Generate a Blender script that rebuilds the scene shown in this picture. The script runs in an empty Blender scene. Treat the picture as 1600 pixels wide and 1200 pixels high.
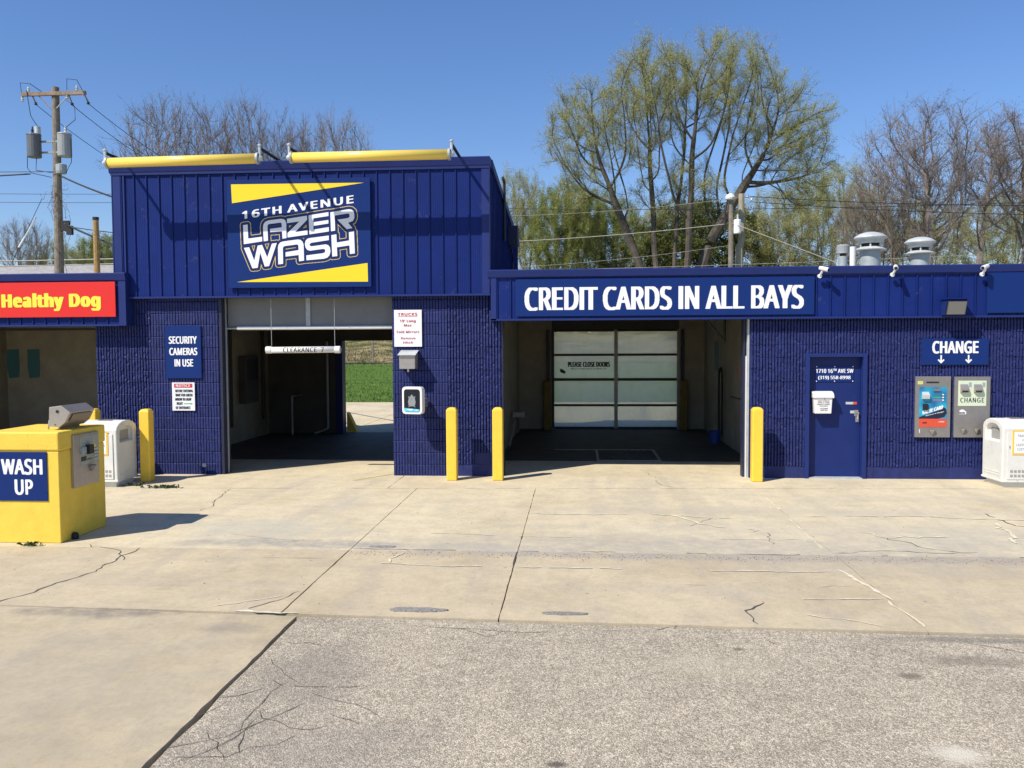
import bpy, bmesh, math, random
import numpy as np
from mathutils import Vector, Matrix

# ------------------------------------------------------------------ camera, sky, sun, exposure
SC = bpy.context.scene
COL = SC.collection
YAW, PIT, ROLL = math.radians(4.35), math.radians(2.78), math.radians(0.3)
cam_data = bpy.data.cameras.new('camera')
cam = bpy.data.objects.new('camera', cam_data)
COL.objects.link(cam)
SC.camera = cam
cam_data.sensor_width = 36.0
cam_data.lens = 30.15
cam_data.clip_start = 0.1
cam_data.clip_end = 3000
fw = Vector((-math.sin(YAW) * math.cos(PIT), math.cos(YAW) * math.cos(PIT), -math.sin(PIT)))
rt = Vector((math.cos(YAW), math.sin(YAW), 0))
up = rt.cross(fw)
rt2 = rt * math.cos(ROLL) - up * math.sin(ROLL)
up2 = up * math.cos(ROLL) + rt * math.sin(ROLL)
mw = Matrix((rt2, up2, -fw)).transposed().to_4x4()
mw.translation = Vector((0, -14.6, 2.3))
cam.matrix_world = mw

LDIR = Vector((0.67, 0.626, -1.0)).normalized()      # the way the sunlight travels
SUN_EL = math.asin(-LDIR.z)
SUN_AZ = math.atan2(-LDIR.x, -LDIR.y)
world = bpy.data.worlds.new("World")
SC.world = world
world.use_nodes = True
wn = world.node_tree
bg = wn.nodes['Background']
sky = wn.nodes.new('ShaderNodeTexSky')
sky.sky_type = 'NISHITA'
sky.sun_disc = False
sky.sun_elevation = SUN_EL
sky.sun_rotation = SUN_AZ % (2 * math.pi)
sky.altitude = 250
sky.air_density = 1.2
sky.dust_density = 0.0
sky.ozone_density = 5.0
hsv = wn.nodes.new('ShaderNodeHueSaturation')      # the camera's richer blue
hsv.inputs['Saturation'].default_value = 1.10
wb = wn.nodes.new('ShaderNodeMix'); wb.data_type = 'RGBA'; wb.blend_type = 'MULTIPLY'; wb.inputs['Factor'].default_value = 1.0
wb.inputs['B'].default_value = (0.93, 0.93, 1.10, 1)          # white balance
wn.links.new(sky.outputs[0], hsv.inputs['Color'])
wn.links.new(hsv.outputs[0], wb.inputs['A'])
wn.links.new(wb.outputs['Result'], bg.inputs['Color'])
bg.inputs['Strength'].default_value = 0.105
sun_data = bpy.data.lights.new('sun', 'SUN')
sun_data.energy = 5.0
sun_data.angle = math.radians(0.5)
sun_data.color = (1.0, 0.93, 0.82)
sun = bpy.data.objects.new('sun', sun_data)
COL.objects.link(sun)
sun.rotation_euler = LDIR.to_track_quat('-Z', 'Y').to_euler()
sun.location = (-20, -30, 40)
SC.view_settings.view_transform = 'Standard'
SC.view_settings.look = 'None'
SC.view_settings.exposure = 0.26
SC.view_settings.gamma = 1.0
SC.view_settings.use_curve_mapping = False

# ------------------------------------------------------------------ helpers
rnd = random.Random(7)


class MB:
    """collects vertices and faces of one mesh"""
    def __init__(s):
        s.v = []; s.f = []

    def add(s, vs, fs):
        n = len(s.v)
        s.v += [tuple(p) for p in vs]
        s.f += [tuple(i + n for i in f) for f in fs]
        return s

    def box(s, x0, x1, y0, y1, z0, z1):
        return s.add([(x0, y0, z0), (x1, y0, z0), (x1, y1, z0), (x0, y1, z0), (x0, y0, z1), (x1, y0, z1), (x1, y1, z1), (x0, y1, z1)],
                     [(0, 3, 2, 1), (4, 5, 6, 7), (0, 1, 5, 4), (1, 2, 6, 5), (2, 3, 7, 6), (3, 0, 4, 7)])

    def tube(s, pts, r, n=8, cap=True):
        pts = [Vector(p) for p in pts]
        rs = r if isinstance(r, (list, tuple)) else [r] * len(pts)
        rings = []
        for i, p in enumerate(pts):
            d = (pts[min(i + 1, len(pts) - 1)] - pts[max(i - 1, 0)]).normalized()
            a = Vector((0, 0, 1)) if abs(d.z) < 0.9 else Vector((1, 0, 0))
            e1 = d.cross(a).normalized(); e2 = d.cross(e1)
            rings.append([p + (e1 * math.cos(2 * math.pi * k / n) + e2 * math.sin(2 * math.pi * k / n)) * rs[i] for k in range(n)])
        vs = [q for R in rings for q in R]
        fs = []
        for i in range(len(pts) - 1):
            for k in range(n):
                a, b = i * n + k, i * n + (k + 1) % n
                fs.append((a, a + n, b + n, b))
        if cap:
            fs.append(tuple(range(n)))
            fs.append(tuple(reversed(range((len(pts) - 1) * n, len(pts) * n))))
        return s.add(vs, fs)

    def lathe(s, prof, c=(0, 0, 0), n=20):
        vs = []; fs = []
        for (r, z) in prof:
            for k in range(n):
                a = 2 * math.pi * k / n
                vs.append((c[0] + r * math.cos(a), c[1] + r * math.sin(a), c[2] + z))
        for i in range(len(prof) - 1):
            for k in range(n):
                a, b = i * n + k, i * n + (k + 1) % n
                fs.append((a, b, b + n, a + n))
        fs.append(tuple(reversed(range(n))))
        fs.append(tuple(range((len(prof) - 1) * n, len(prof) * n)))
        return s.add(vs, fs)

    def prism(s, poly, axis, a0, a1):
        """poly: list of (p, q); axis 'x' -> (a, p, q), 'y' -> (p, a, q), 'z' -> (p, q, a)"""
        def P(p, q, a):
            return (a, p, q) if axis == 'x' else ((p, a, q) if axis == 'y' else (p, q, a))
        n = len(poly)
        vs = [P(p, q, a0) for p, q in poly] + [P(p, q, a1) for p, q in poly]
        fs = [tuple(range(n)), tuple(reversed(range(n, 2 * n)))] + [(i, i + n, (i + 1) % n + n, (i + 1) % n) for i in range(n)]
        return s.add(vs, fs)

    def mesh(s, name):
        me = bpy.data.meshes.new(name)
        me.from_pydata(s.v, [], s.f)
        me.update()
        bm = bmesh.new(); bm.from_mesh(me)
        bmesh.ops.recalc_face_normals(bm, faces=bm.faces)
        bm.to_mesh(me); bm.free()
        return me


def link(name, me, mat=None, parent=None, loc=None, bevel=0, smooth=False):
    o = bpy.data.objects.new(name, me)
    COL.objects.link(o)
    if mat is not None and not me.materials:
        me.materials.append(mat)
    if parent is not None:
        o.parent = parent
    if loc is not None:
        o.location = loc
    if bevel:
        m = o.modifiers.new('bevel', 'BEVEL'); m.width = bevel; m.segments = 3; m.limit_method = 'ANGLE'; m.angle_limit = math.radians(35)
    if smooth:
        for p in me.polygons:
            p.use_smooth = True
    return o


def part(name, mb, mat, parent, **k):
    return link(name, mb.mesh(name), mat, parent, **k)


def tag(o, label=None, cat=None, group=None, kind=None):
    if label: o['label'] = label
    if cat: o['category'] = cat
    if group: o['group'] = group
    if kind: o['kind'] = kind
    return o


def thing(name, label, cat, loc=(0, 0, 0), rz=0.0, group=None):
    o = bpy.data.objects.new(name, None)
    o.empty_display_size = 0.2
    COL.objects.link(o)
    o.location = loc
    o.rotation_euler = (0, 0, rz)
    return tag(o, label, cat, group)


def copy_tree(o, parent=None):
    kids = list(o.children)
    c = o.copy(); COL.objects.link(c)
    if parent is not None:
        c.parent = parent
    for k in kids:
        copy_tree(k, c)
    return c


def structure(name, mb, mat, **k):
    return tag(link(name, mb.mesh(name), mat, **k), kind='structure')


# ------------------------------------------------------------------ materials
def mat(name, col, rough=0.6, metal=0.0, var=0.0, vscale=3.0, bump=0.0, bscale=60.0, col2=None, emit=None, spec=0.5, objvar=0.0, detail=4, dirt=None, dscale=8, damt=0.6):
    m = bpy.data.materials.new(name)
    m.use_nodes = True
    nt = m.node_tree; N = nt.nodes; L = nt.links
    b = N['Principled BSDF']
    b.inputs['Roughness'].default_value = rough
    b.inputs['Metallic'].default_value = metal
    b.inputs['Specular IOR Level'].default_value = spec
    geo = N.new('ShaderNodeNewGeometry')
    c4 = (*col, 1)
    src = None
    if var or col2:
        nz = N.new('ShaderNodeTexNoise'); nz.inputs['Scale'].default_value = vscale; nz.inputs['Detail'].default_value = detail; nz.inputs['Roughness'].default_value = 0.65
        L.new(geo.outputs['Position'], nz.inputs['Vector'])
        r = N.new('ShaderNodeValToRGB')
        r.color_ramp.elements[0].position = 0.3; r.color_ramp.elements[1].position = 0.7
        if col2:
            r.color_ramp.elements[0].color = c4; r.color_ramp.elements[1].color = (*col2, 1)
        else:
            r.color_ramp.elements[0].color = tuple(x * (1 - var) for x in col) + (1,)
            r.color_ramp.elements[1].color = tuple(min(1, x * (1 + var)) for x in col) + (1,)
        L.new(nz.outputs['Fac'], r.inputs['Fac'])
        src = r.outputs['Color']
    if objvar:
        oi = N.new('ShaderNodeObjectInfo')
        mr = N.new('ShaderNodeMapRange'); mr.inputs['To Min'].default_value = 1 - objvar; mr.inputs['To Max'].default_value = 1 + objvar
        L.new(oi.outputs['Random'], mr.inputs['Value'])
        mx = N.new('ShaderNodeVectorMath'); mx.operation = 'SCALE'
        if src: L.new(src, mx.inputs[0])
        else: mx.inputs[0].default_value = col
        L.new(mr.outputs[0], mx.inputs['Scale'])
        src = mx.outputs[0]
    if dirt:       # scuffs, chips and grime with a shape of their own
        n3 = N.new('ShaderNodeTexNoise'); n3.inputs['Scale'].default_value = dscale; n3.inputs['Detail'].default_value = 9; n3.inputs['Roughness'].default_value = 0.78
        L.new(geo.outputs['Position'], n3.inputs['Vector'])
        r3 = N.new('ShaderNodeMapRange'); r3.inputs['From Min'].default_value = damt; r3.inputs['From Max'].default_value = damt + 0.07; r3.inputs['To Max'].default_value = 0.75
        L.new(n3.outputs['Fac'], r3.inputs['Value'])
        md = N.new('ShaderNodeMix'); md.data_type = 'RGBA'; L.new(r3.outputs[0], md.inputs['Factor'])
        if src: L.new(src, md.inputs['A'])
        else: md.inputs['A'].default_value = c4
        md.inputs['B'].default_value = (*dirt, 1); src = md.outputs['Result']
    if src: L.new(src, b.inputs['Base Color'])
    else: b.inputs['Base Color'].default_value = c4
    if bump:
        n2 = N.new('ShaderNodeTexNoise'); n2.inputs['Scale'].default_value = bscale; n2.inputs['Detail'].default_value = 5
        L.new(geo.outputs['Position'], n2.inputs['Vector'])
        bp = N.new('ShaderNodeBump'); bp.inputs['Strength'].default_value = bump; bp.inputs['Distance'].default_value = 0.01
        L.new(n2.outputs['Fac'], bp.inputs['Height']); L.new(bp.outputs[0], b.inputs['Normal'])
    if emit:
        b.inputs['Emission Color'].default_value = (*emit, 1); b.inputs['Emission Strength'].default_value = 1
    return m


def leaf_mat(name, c1, c2, vs):
    m = mat(name, c1, 0.75, col2=c2, vscale=vs, spec=0.15)
    nt = m.node_tree; b = nt.nodes['Principled BSDF']; src = b.inputs['Base Color'].links[0].from_socket
    tr = nt.nodes.new('ShaderNodeBsdfTranslucent'); mx = nt.nodes.new('ShaderNodeMixShader'); mx.inputs[0].default_value = 0.4
    nt.links.new(src, tr.inputs[0]); nt.links.new(b.outputs[0], mx.inputs[1]); nt.links.new(tr.outputs[0], mx.inputs[2])
    nt.links.new(mx.outputs[0], nt.nodes['Material Output'].inputs['Surface'])
    return m


class NG:
    """small wrapper for longer node trees"""
    def __init__(s, name):
        s.m = bpy.data.materials.new(name); s.m.use_nodes = True
        s.t = s.m.node_tree; s.b = s.t.nodes['Principled BSDF']
        s.pos = s.t.nodes.new('ShaderNodeNewGeometry').outputs['Position']

    def n(s, typ, **kw):
        x = s.t.nodes.new(typ)
        for k, v in kw.items():
            setattr(x, k, v)
        return x

    def l(s, a, b): s.t.links.new(a, b)

    def noise(s, scale, detail=4, rough=0.6, stretch=None, off=0):
        x = s.n('ShaderNodeTexNoise'); x.inputs['Scale'].default_value = scale; x.inputs['Detail'].default_value = detail; x.inputs['Roughness'].default_value = rough
        v = s.pos
        if stretch or off:
            mp = s.n('ShaderNodeMapping'); mp.inputs['Scale'].default_value = stretch or (1, 1, 1); mp.inputs['Location'].default_value = (off, off * 1.7, 0)
            s.l(v, mp.inputs['Vector']); v = mp.outputs[0]
        s.l(v, x.inputs['Vector'])
        return x.outputs['Fac']

    def vor(s, scale, feature='F1', out='Distance'):
        x = s.n('ShaderNodeTexVoronoi'); x.feature = feature; x.inputs['Scale'].default_value = scale
        s.l(s.pos, x.inputs['Vector'])
        return x.outputs[out]

    def ramp(s, fac, *stops):
        r = s.n('ShaderNodeValToRGB'); cr = r.color_ramp
        while len(cr.elements) < len(stops): cr.elements.new(0.5)
        for e, (p, c) in zip(cr.elements, stops):
            e.position = p; e.color = (c, c, c, 1) if isinstance(c, (int, float)) else (*c, 1)
        s.l(fac, r.inputs['Fac'])
        return r.outputs['Color']

    def mix(s, fac, a, b, mode='MIX'):
        x = s.n('ShaderNodeMix'); x.data_type = 'RGBA'; x.blend_type = mode
        for sock, val in ((x.inputs['Factor'], fac), (x.inputs['A'], a), (x.inputs['B'], b)):
            if hasattr(val, 'links'): s.l(val, sock)
            elif isinstance(val, (int, float)) and sock.type == 'VALUE': sock.default_value = val
            else: sock.default_value = (*val, 1)
        return x.outputs['Result']

    def math(s, op, a, b=None, c=None):
        x = s.n('ShaderNodeMath', operation=op)
        for i, v in enumerate((a, b, c)):
            if v is None: continue
            if hasattr(v, 'links'): s.l(v, x.inputs[i])
            else: x.inputs[i].default_value = v
        return x.outputs[0]

    def blob(s, cx, cy, rx, ry, wob=0.35, seed=0, ang=0.0):
        """1 inside an irregular patch round (cx, cy) fading to 0 outside"""
        mp = s.n('ShaderNodeMapping'); mp.vector_type = 'TEXTURE'
        mp.inputs['Location'].default_value = (cx, cy, 0); mp.inputs['Rotation'].default_value = (0, 0, ang); mp.inputs['Scale'].default_value = (rx, ry, 1)
        s.l(s.pos, mp.inputs['Vector'])
        ln = s.n('ShaderNodeVectorMath', operation='LENGTH'); s.l(mp.outputs[0], ln.inputs[0])
        nz = s.noise(2.2, 4, 0.6, off=seed * 3.1 + 0.1)
        d = s.math('ADD', ln.outputs['Value'], s.math('MULTIPLY', s.math('SUBTRACT', nz, 0.5), wob * 4))
        mr = s.n('ShaderNodeMapRange'); mr.inputs['From Min'].default_value = 1.15; mr.inputs['From Max'].default_value = 0.45
        s.l(d, mr.inputs['Value'])
        return mr.outputs[0]


def concrete_mat(name='concrete', tint=(1.12, 1.125, 1.16)):
    g = NG(name)
    big = g.noise(0.55, 5, 0.6)
    c = g.ramp(big, (0.25, (0.46, 0.385, 0.245)), (0.5, (0.555, 0.475, 0.315)), (0.75, (0.61, 0.525, 0.345)))
    mid = g.noise(3.2, 6, 0.7)
    c = g.mix(1.0, c, g.ramp(mid, (0.25, 0.82), (0.55, 1.0), (0.8, 1.07)), 'MULTIPLY')
    streak = g.noise(1.0, 5, 0.65, stretch=(2.6, 0.5, 1))
    c = g.mix(g.ramp(streak, (0.5, 0.0), (0.72, 0.42)), c, (0.36, 0.33, 0.27))
    lane = g.noise(1.0, 4, 0.6, stretch=(0.35, 2.6, 1), off=4)
    c = g.mix(g.ramp(lane, (0.52, 0.0), (0.74, 0.40)), c, (0.40, 0.37, 0.30))
    fine = g.noise(140, 3, 0.75)
    c = g.mix(1.0, c, g.ramp(fine, (0.3, 0.80), (0.5, 0.99), (0.72, 1.12)), 'MULTIPLY')
    broom = g.noise(1.0, 3, 0.7, stretch=(150, 9, 1))
    c = g.mix(1.0, c, g.ramp(broom, (0.3, 0.93), (0.7, 1.06)), 'MULTIPLY')
    mott = g.noise(17, 5, 0.75)
    c = g.mix(1.0, c, g.ramp(mott, (0.3, 0.87), (0.5, 1.0), (0.7, 1.05)), 'MULTIPLY')
    breakup = g.ramp(g.noise(6.5, 6, 0.8, off=2), (0.36, 0.25), (0.6, 1.0))
    for i, (x, w) in enumerate(((-4.75, 0.16), (-3.55, 0.16), (0.28, 0.15), (1.72, 0.16), (1.5, 0.10), (5.9, 0.2))):
        c = g.mix(g.math('MULTIPLY', g.math('MULTIPLY', g.blob(x, -2.2, w, 3.1, 0.25, i + 50, ang=(-0.12 if x < -2 else 0.03)), breakup), 0.30), c, (0.30, 0.27, 0.22))
    # stains and worn patches where the photograph has them
    for i, (x, y, rx, ry, amt, col) in enumerate([
        (-3.9, -4.3, 1.2, 0.75, 0.55, (0.36, 0.36, 0.31)), (-3.2, -5.05, 1.5, 0.22, 0.75, (0.24, 0.23, 0.21)),
        (-1.2, -5.15, 1.6, 0.22, 0.55, (0.30, 0.28, 0.25)), (1.5, -5.0, 3.2, 0.50, 0.75, (0.33, 0.30, 0.25)), (3.5, -4.0, 3.5, 0.5, 0.45, (0.38, 0.35, 0.28)), (0.2, -4.6, 2.6, 0.28, 0.5, (0.34, 0.31, 0.25)), (1.6, -5.42, 4.2, 0.16, 0.9, (0.36, 0.33, 0.28)), (5.2, -5.4, 1.6, 0.3, 0.8, (0.33, 0.30, 0.25)), (2.6, -2.9, 3.6, 0.35, 0.5, (0.38, 0.35, 0.28)),
        (5.0, -4.7, 2.4, 0.55, 0.55, (0.33, 0.31, 0.26)), (0.9, -2.1, 0.35, 1.6, 0.5, (0.36, 0.32, 0.25)), (1.3, -0.4, 0.5, 0.9, 0.35, (0.38, 0.34, 0.27)),
        (-4.1, -7.62, 0.8, 0.14, 0.8, (0.22, 0.20, 0.17)), (-2.8, -7.95, 0.25, 0.12, 0.6, (0.28, 0.26, 0.22)),
        (3.2, -5.6, 2.5, 0.5, 0.40, (0.36, 0.33, 0.27)), (-3.3, -2.6, 0.35, 1.1, 0.35, (0.37, 0.35, 0.29)),
        (-3.7, -9.3, 1.3, 1.5, 0.50, (0.40, 0.36, 0.28)), (4.5, -1.9, 2.4, 0.35, 0.35, (0.40, 0.37, 0.30))]):
        m = g.math('MULTIPLY', g.math('MULTIPLY', g.blob(x, y, rx, ry, 0.6, i), breakup), amt)
        c = g.mix(m, c, col)
    spots = g.ramp(g.vor(2.1), (0.02, 1.0), (0.05, 0.0))
    c = g.mix(g.math('MULTIPLY', spots, 0.55), c, (0.13, 0.12, 0.10))
    c = g.mix(1.0, c, tint, 'MULTIPLY')
    g.l(c, g.b.inputs['Base Color'])
    g.b.inputs['Roughness'].default_value = 0.85
    g.b.inputs['Specular IOR Level'].default_value = 0.25
    bp = g.n('ShaderNodeBump'); bp.inputs['Strength'].default_value = 0.35; bp.inputs['Distance'].default_value = 0.004
    g.l(g.math('ADD', fine, mid), bp.inputs['Height']); g.l(bp.outputs[0], g.b.inputs['Normal'])
    return g.m


def asphalt_mat():
    g = NG('bleached_asphalt')
    cell = g.vor(120, 'F1', 'Color')
    sep = g.n('ShaderNodeSeparateColor'); g.l(cell, sep.inputs[0])
    d = g.vor(120, 'F1', 'Distance')
    c = g.ramp(sep.outputs[0], (0.0, (0.30, 0.27, 0.225)), (0.35, (0.43, 0.39, 0.325)), (0.7, (0.54, 0.495, 0.415)), (0.93, (0.70, 0.65, 0.55)))
    c = g.mix(g.ramp(d, (0.45, 0.0), (0.75, 0.8)), c, (0.24, 0.215, 0.18))
    cell2 = g.vor(58, 'F1', 'Color')
    sep2 = g.n('ShaderNodeSeparateColor'); g.l(cell2, sep2.inputs[0])
    c = g.mix(1.0, c, g.ramp(sep2.outputs[1], (0.0, 0.74), (0.5, 0.95), (1.0, 1.16)), 'MULTIPLY')
    c = g.mix(1.0, c, (0.96, 0.915, 0.83), 'MULTIPLY')
    c = g.mix(1.0, c, g.ramp(g.noise(1.1, 6, 0.7), (0.25, 0.84), (0.55, 1.08), (0.8, 1.18)), 'MULTIPLY')
    c = g.mix(1.0, c, g.ramp(g.noise(9, 4, 0.7), (0.25, 0.85), (0.75, 1.12)), 'MULTIPLY')
    for i, (x, y, rx, ry, amt, col) in enumerate([
        (2.12, -9.74, 0.17, 0.12, 0.85, (0.62, 0.57, 0.46)), (-1.9, -8.9, 0.5, 0.7, 0.42, (0.20, 0.185, 0.16)), (-1.6, -9.9, 0.9, 0.5, 0.35, (0.22, 0.20, 0.18)),
        (-0.12, -10.0, 0.07, 0.04, 0.8, (0.08, 0.07, 0.06)), (0.9, -10.05, 0.05, 0.03, 0.8, (0.09, 0.08, 0.07)), (2.3, -8.6, 0.09, 0.06, 0.7, (0.16, 0.12, 0.09)),
        (2.9, -8.3, 0.5, 0.12, 0.5, (0.17, 0.14, 0.11)), (0.9, -8.5, 0.5, 0.3, 0.3, (0.50, 0.45, 0.32)), (3.1, -7.85, 0.8, 0.08, 0.6, (0.16, 0.15, 0.13)), (1.2, -8.15, 0.05, 0.04, 0.7, (0.12, 0.10, 0.08))]):
        c = g.mix(g.math('MULTIPLY', g.blob(x, y, rx, ry, 0.4, i + 20), amt), c, col)
    g.l(c, g.b.inputs['Base Color'])
    g.b.inputs['Roughness'].default_value = 0.9
    g.b.inputs['Specular IOR Level'].default_value = 0.2
    bp = g.n('ShaderNodeBump'); bp.inputs['Strength'].default_value = 0.7; bp.inputs['Distance'].default_value = 0.006; bp.invert = True
    g.l(d, bp.inputs['Height']); g.l(bp.outputs[0], g.b.inputs['Normal'])
    return g.m


BLUE = (0.007, 0.021, 0.140)
M = {}
M['concrete'] = concrete_mat()
M['asphalt'] = asphalt_mat()
M['concrete_old'] = concrete_mat('old_concrete', (0.89, 0.87, 0.88))
M['concrete_mid'] = concrete_mat('worn_concrete', (0.96, 0.94, 0.96))
M['joint'] = mat('joint_dirt', (0.075, 0.066, 0.052), 0.95, var=0.4, vscale=20)
M['patch'] = mat('crack_filler', (0.66, 0.60, 0.45), 0.9, var=0.2, vscale=14)
M['patch_thin'] = mat('crack_filler_worn', (0.60, 0.53, 0.39), 0.9, var=0.2, vscale=14)
M['tar'] = mat('asphalt_patch', (0.13, 0.12, 0.11), 0.9, col2=(0.34, 0.32, 0.29), vscale=45, bump=0.6, bscale=90)
M['blue_metal'] = mat('blue_painted_metal', BLUE, 0.5, var=0.10, vscale=2.0, objvar=0.07, spec=0.15, dirt=(0.05, 0.065, 0.16), dscale=3.2, damt=0.60)
M['blue_trim'] = mat('blue_painted_trim', (0.012, 0.026, 0.140), 0.5, var=0.10, vscale=3, spec=0.28)
M['blue_block'] = mat('blue_painted_block', (0.018, 0.027, 0.122), 0.6, var=0.22, vscale=9, bump=0.5, bscale=140, objvar=0.07, spec=0.3)
M['blue_mortar'] = mat('blue_painted_mortar', (0.008, 0.012, 0.07), 0.8)
M['blue_door'] = mat('blue_painted_door', (0.009, 0.022, 0.125), 0.45, dirt=(0.07, 0.085, 0.18), dscale=6, damt=0.66, var=0.10, vscale=4, spec=0.25)
M['dark_steel'] = mat('dark_shaded_steel', (0.012, 0.016, 0.05), 0.5)
M['sign_blue'] = mat('sign_blue', (0.006, 0.026, 0.145), 0.4, spec=0.2)
M['logo_navy'] = mat('logo_navy', (0.010, 0.014, 0.075), 0.35)
M['sign_white'] = mat('sign_white', (0.80, 0.81, 0.82), 0.4)
M['sign_yellow'] = mat('sign_yellow', (0.86, 0.62, 0.015), 0.35)
M['gold'] = mat('logo_gold', (0.72, 0.56, 0.22), 0.4)
M['sign_red'] = mat('sign_red', (0.68, 0.022, 0.016), 0.3)
M['sign_lemon'] = mat('sign_lemon', (0.90, 0.72, 0.06), 0.4)
M['text_red'] = mat('print_red', (0.42, 0.04, 0.05), 0.5)
M['text_black'] = mat('print_black', (0.03, 0.03, 0.035), 0.5)
M['text_green'] = mat('print_green', (0.05, 0.45, 0.12), 0.5)
M['yellow_paint'] = mat('yellow_painted_stucco', (0.80, 0.56, 0.065), 0.65, var=0.07, vscale=5, bump=0.45, bscale=70, dirt=(0.30, 0.21, 0.06), dscale=7, damt=0.62)
M['yellow_sleeve'] = mat('yellow_plastic_sleeve', (0.84, 0.555, 0.05), 0.5, var=0.06, vscale=6, dirt=(0.22, 0.15, 0.05), dscale=13, damt=0.65)
M['yellow_grimy_shaded'] = mat('grimy_shaded_yellow_sleeve', (0.20, 0.135, 0.03), 0.7, var=0.25, vscale=5)  # grimy sleeve yellow, with the dim bay's shade put into the colour
M['yellow_tube'] = mat('yellow_tube_plastic', (0.85, 0.62, 0.12), 0.25)
M['galv'] = mat('galvanised_steel', (0.36, 0.40, 0.41), 0.55, metal=0.25, var=0.12, vscale=8)
M['galv_light'] = mat('weathered_zinc', (0.50, 0.53, 0.53), 0.5, metal=0.2, var=0.15, vscale=6)
M['steel'] = mat('brushed_steel', (0.40, 0.37, 0.34), 0.42, metal=0.6, var=0.08, vscale=12)
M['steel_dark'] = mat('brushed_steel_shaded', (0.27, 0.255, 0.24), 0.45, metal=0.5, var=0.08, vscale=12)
M['black'] = mat('black_plastic', (0.012, 0.012, 0.014), 0.5)
M['rubber'] = mat('black_rubber', (0.015, 0.015, 0.016), 0.7)
M['white_plastic'] = mat('white_plastic', (0.74, 0.74, 0.72), 0.35)
M['bin'] = mat('off_white_bin_plastic', (0.66, 0.66, 0.61), 0.5, var=0.07, vscale=5, bump=0.1, bscale=80, dirt=(0.33, 0.31, 0.26), dscale=9, damt=0.62)
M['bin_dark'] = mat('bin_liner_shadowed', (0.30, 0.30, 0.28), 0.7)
M['orange_frame'] = mat('label_yellow_border', (0.85, 0.50, 0.05), 0.5)
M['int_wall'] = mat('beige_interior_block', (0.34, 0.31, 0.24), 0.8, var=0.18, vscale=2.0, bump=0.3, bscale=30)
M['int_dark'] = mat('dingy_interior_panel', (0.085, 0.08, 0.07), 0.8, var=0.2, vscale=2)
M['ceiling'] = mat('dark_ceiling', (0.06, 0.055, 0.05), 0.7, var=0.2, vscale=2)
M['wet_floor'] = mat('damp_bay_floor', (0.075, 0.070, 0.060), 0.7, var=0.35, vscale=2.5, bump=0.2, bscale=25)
M['panel_grey'] = mat('grey_door_panel', (0.17, 0.18, 0.185), 0.6, var=0.08, vscale=3)
M['teal'] = mat('teal_poster', (0.05, 0.17, 0.19), 0.6)
M['roof_gravel'] = mat('roof_membrane', (0.30, 0.29, 0.27), 0.9, var=0.2, vscale=6)
M['wood_pole'] = mat('weathered_pole_wood', (0.20, 0.172, 0.14), 0.9, var=0.35, vscale=5, bump=0.6, bscale=24)
M['wood_pale'] = mat('pale_pole_wood', (0.34, 0.29, 0.21), 0.9, var=0.2, vscale=7, bump=0.4, bscale=24)
M['wood_orange'] = mat('new_treated_wood', (0.34, 0.215, 0.085), 0.9, var=0.3, vscale=9)
M['wood_red'] = mat('crossarm_wood', (0.27, 0.20, 0.15), 0.9, var=0.3, vscale=8)
M['wire'] = mat('black_cable', (0.02, 0.02, 0.022), 0.6)
M['wire_light'] = mat('bare_cable', (0.33, 0.31, 0.27), 0.6)
M['trafo'] = mat('transformer_grey', (0.30, 0.32, 0.32), 0.45, var=0.08, vscale=5)
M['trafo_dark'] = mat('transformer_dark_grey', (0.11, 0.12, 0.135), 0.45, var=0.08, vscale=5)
M['bark_grey'] = mat('grey_bark', (0.22, 0.19, 0.155), 0.95, var=0.35, vscale=3)
M['bark_dark'] = mat('dark_bark', (0.085, 0.072, 0.058), 0.95, var=0.35, vscale=3)
M['bark_warm'] = mat('reddish_bark', (0.20, 0.168, 0.15), 0.95, var=0.3, vscale=3)
M['leaf_spring'] = leaf_mat('spring_leaf', (0.28, 0.29, 0.09), (0.56, 0.55, 0.22), 1.4)
M['leaf_green'] = leaf_mat('green_leaf', (0.15, 0.19, 0.045), (0.38, 0.41, 0.12), 1.1)
M['leaf_dark'] = leaf_mat('dark_green_leaf', (0.06, 0.08, 0.022), (0.19, 0.21, 0.06), 1.0)
M['bud'] = leaf_mat('reddish_bud', (0.22, 0.15, 0.11), (0.36, 0.27, 0.18), 1.5)
M['bud_olive'] = leaf_mat('olive_bud', (0.28, 0.29, 0.11), (0.52, 0.52, 0.22), 1.5)
M['shingle'] = mat('grey_roof_shingle', (0.30, 0.29, 0.285), 0.9, var=0.2, vscale=4)
M['house_wall'] = mat('pale_house_wall', (0.45, 0.42, 0.37), 0.8)
M['lens'] = mat('lamp_lens', (0.20, 0.20, 0.19), 0.15)
M['cyan'] = mat('cyan_print', (0.10, 0.52, 0.72), 0.4)
M['card_blue'] = mat('card_graphic_blue', (0.01, 0.08, 0.24), 0.4, col2=(0.02, 0.36, 0.56), vscale=4, detail=1)
M['card_navy'] = mat('card_graphic_navy', (0.008, 0.014, 0.04), 0.4)
M['card_red'] = mat('card_graphic_red', (0.62, 0.075, 0.035), 0.4)
M['pale_green'] = mat('pale_green_print', (0.60, 0.68, 0.50), 0.4)
M['emblem'] = mat('emblem_grey', (0.20, 0.22, 0.23), 0.4)
M['road_yellow'] = mat('floor_yellow_paint', (0.62, 0.52, 0.08), 0.7, var=0.3, vscale=20)
M['weed'] = mat('weed_green', (0.05, 0.08, 0.02), 0.8)


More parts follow.
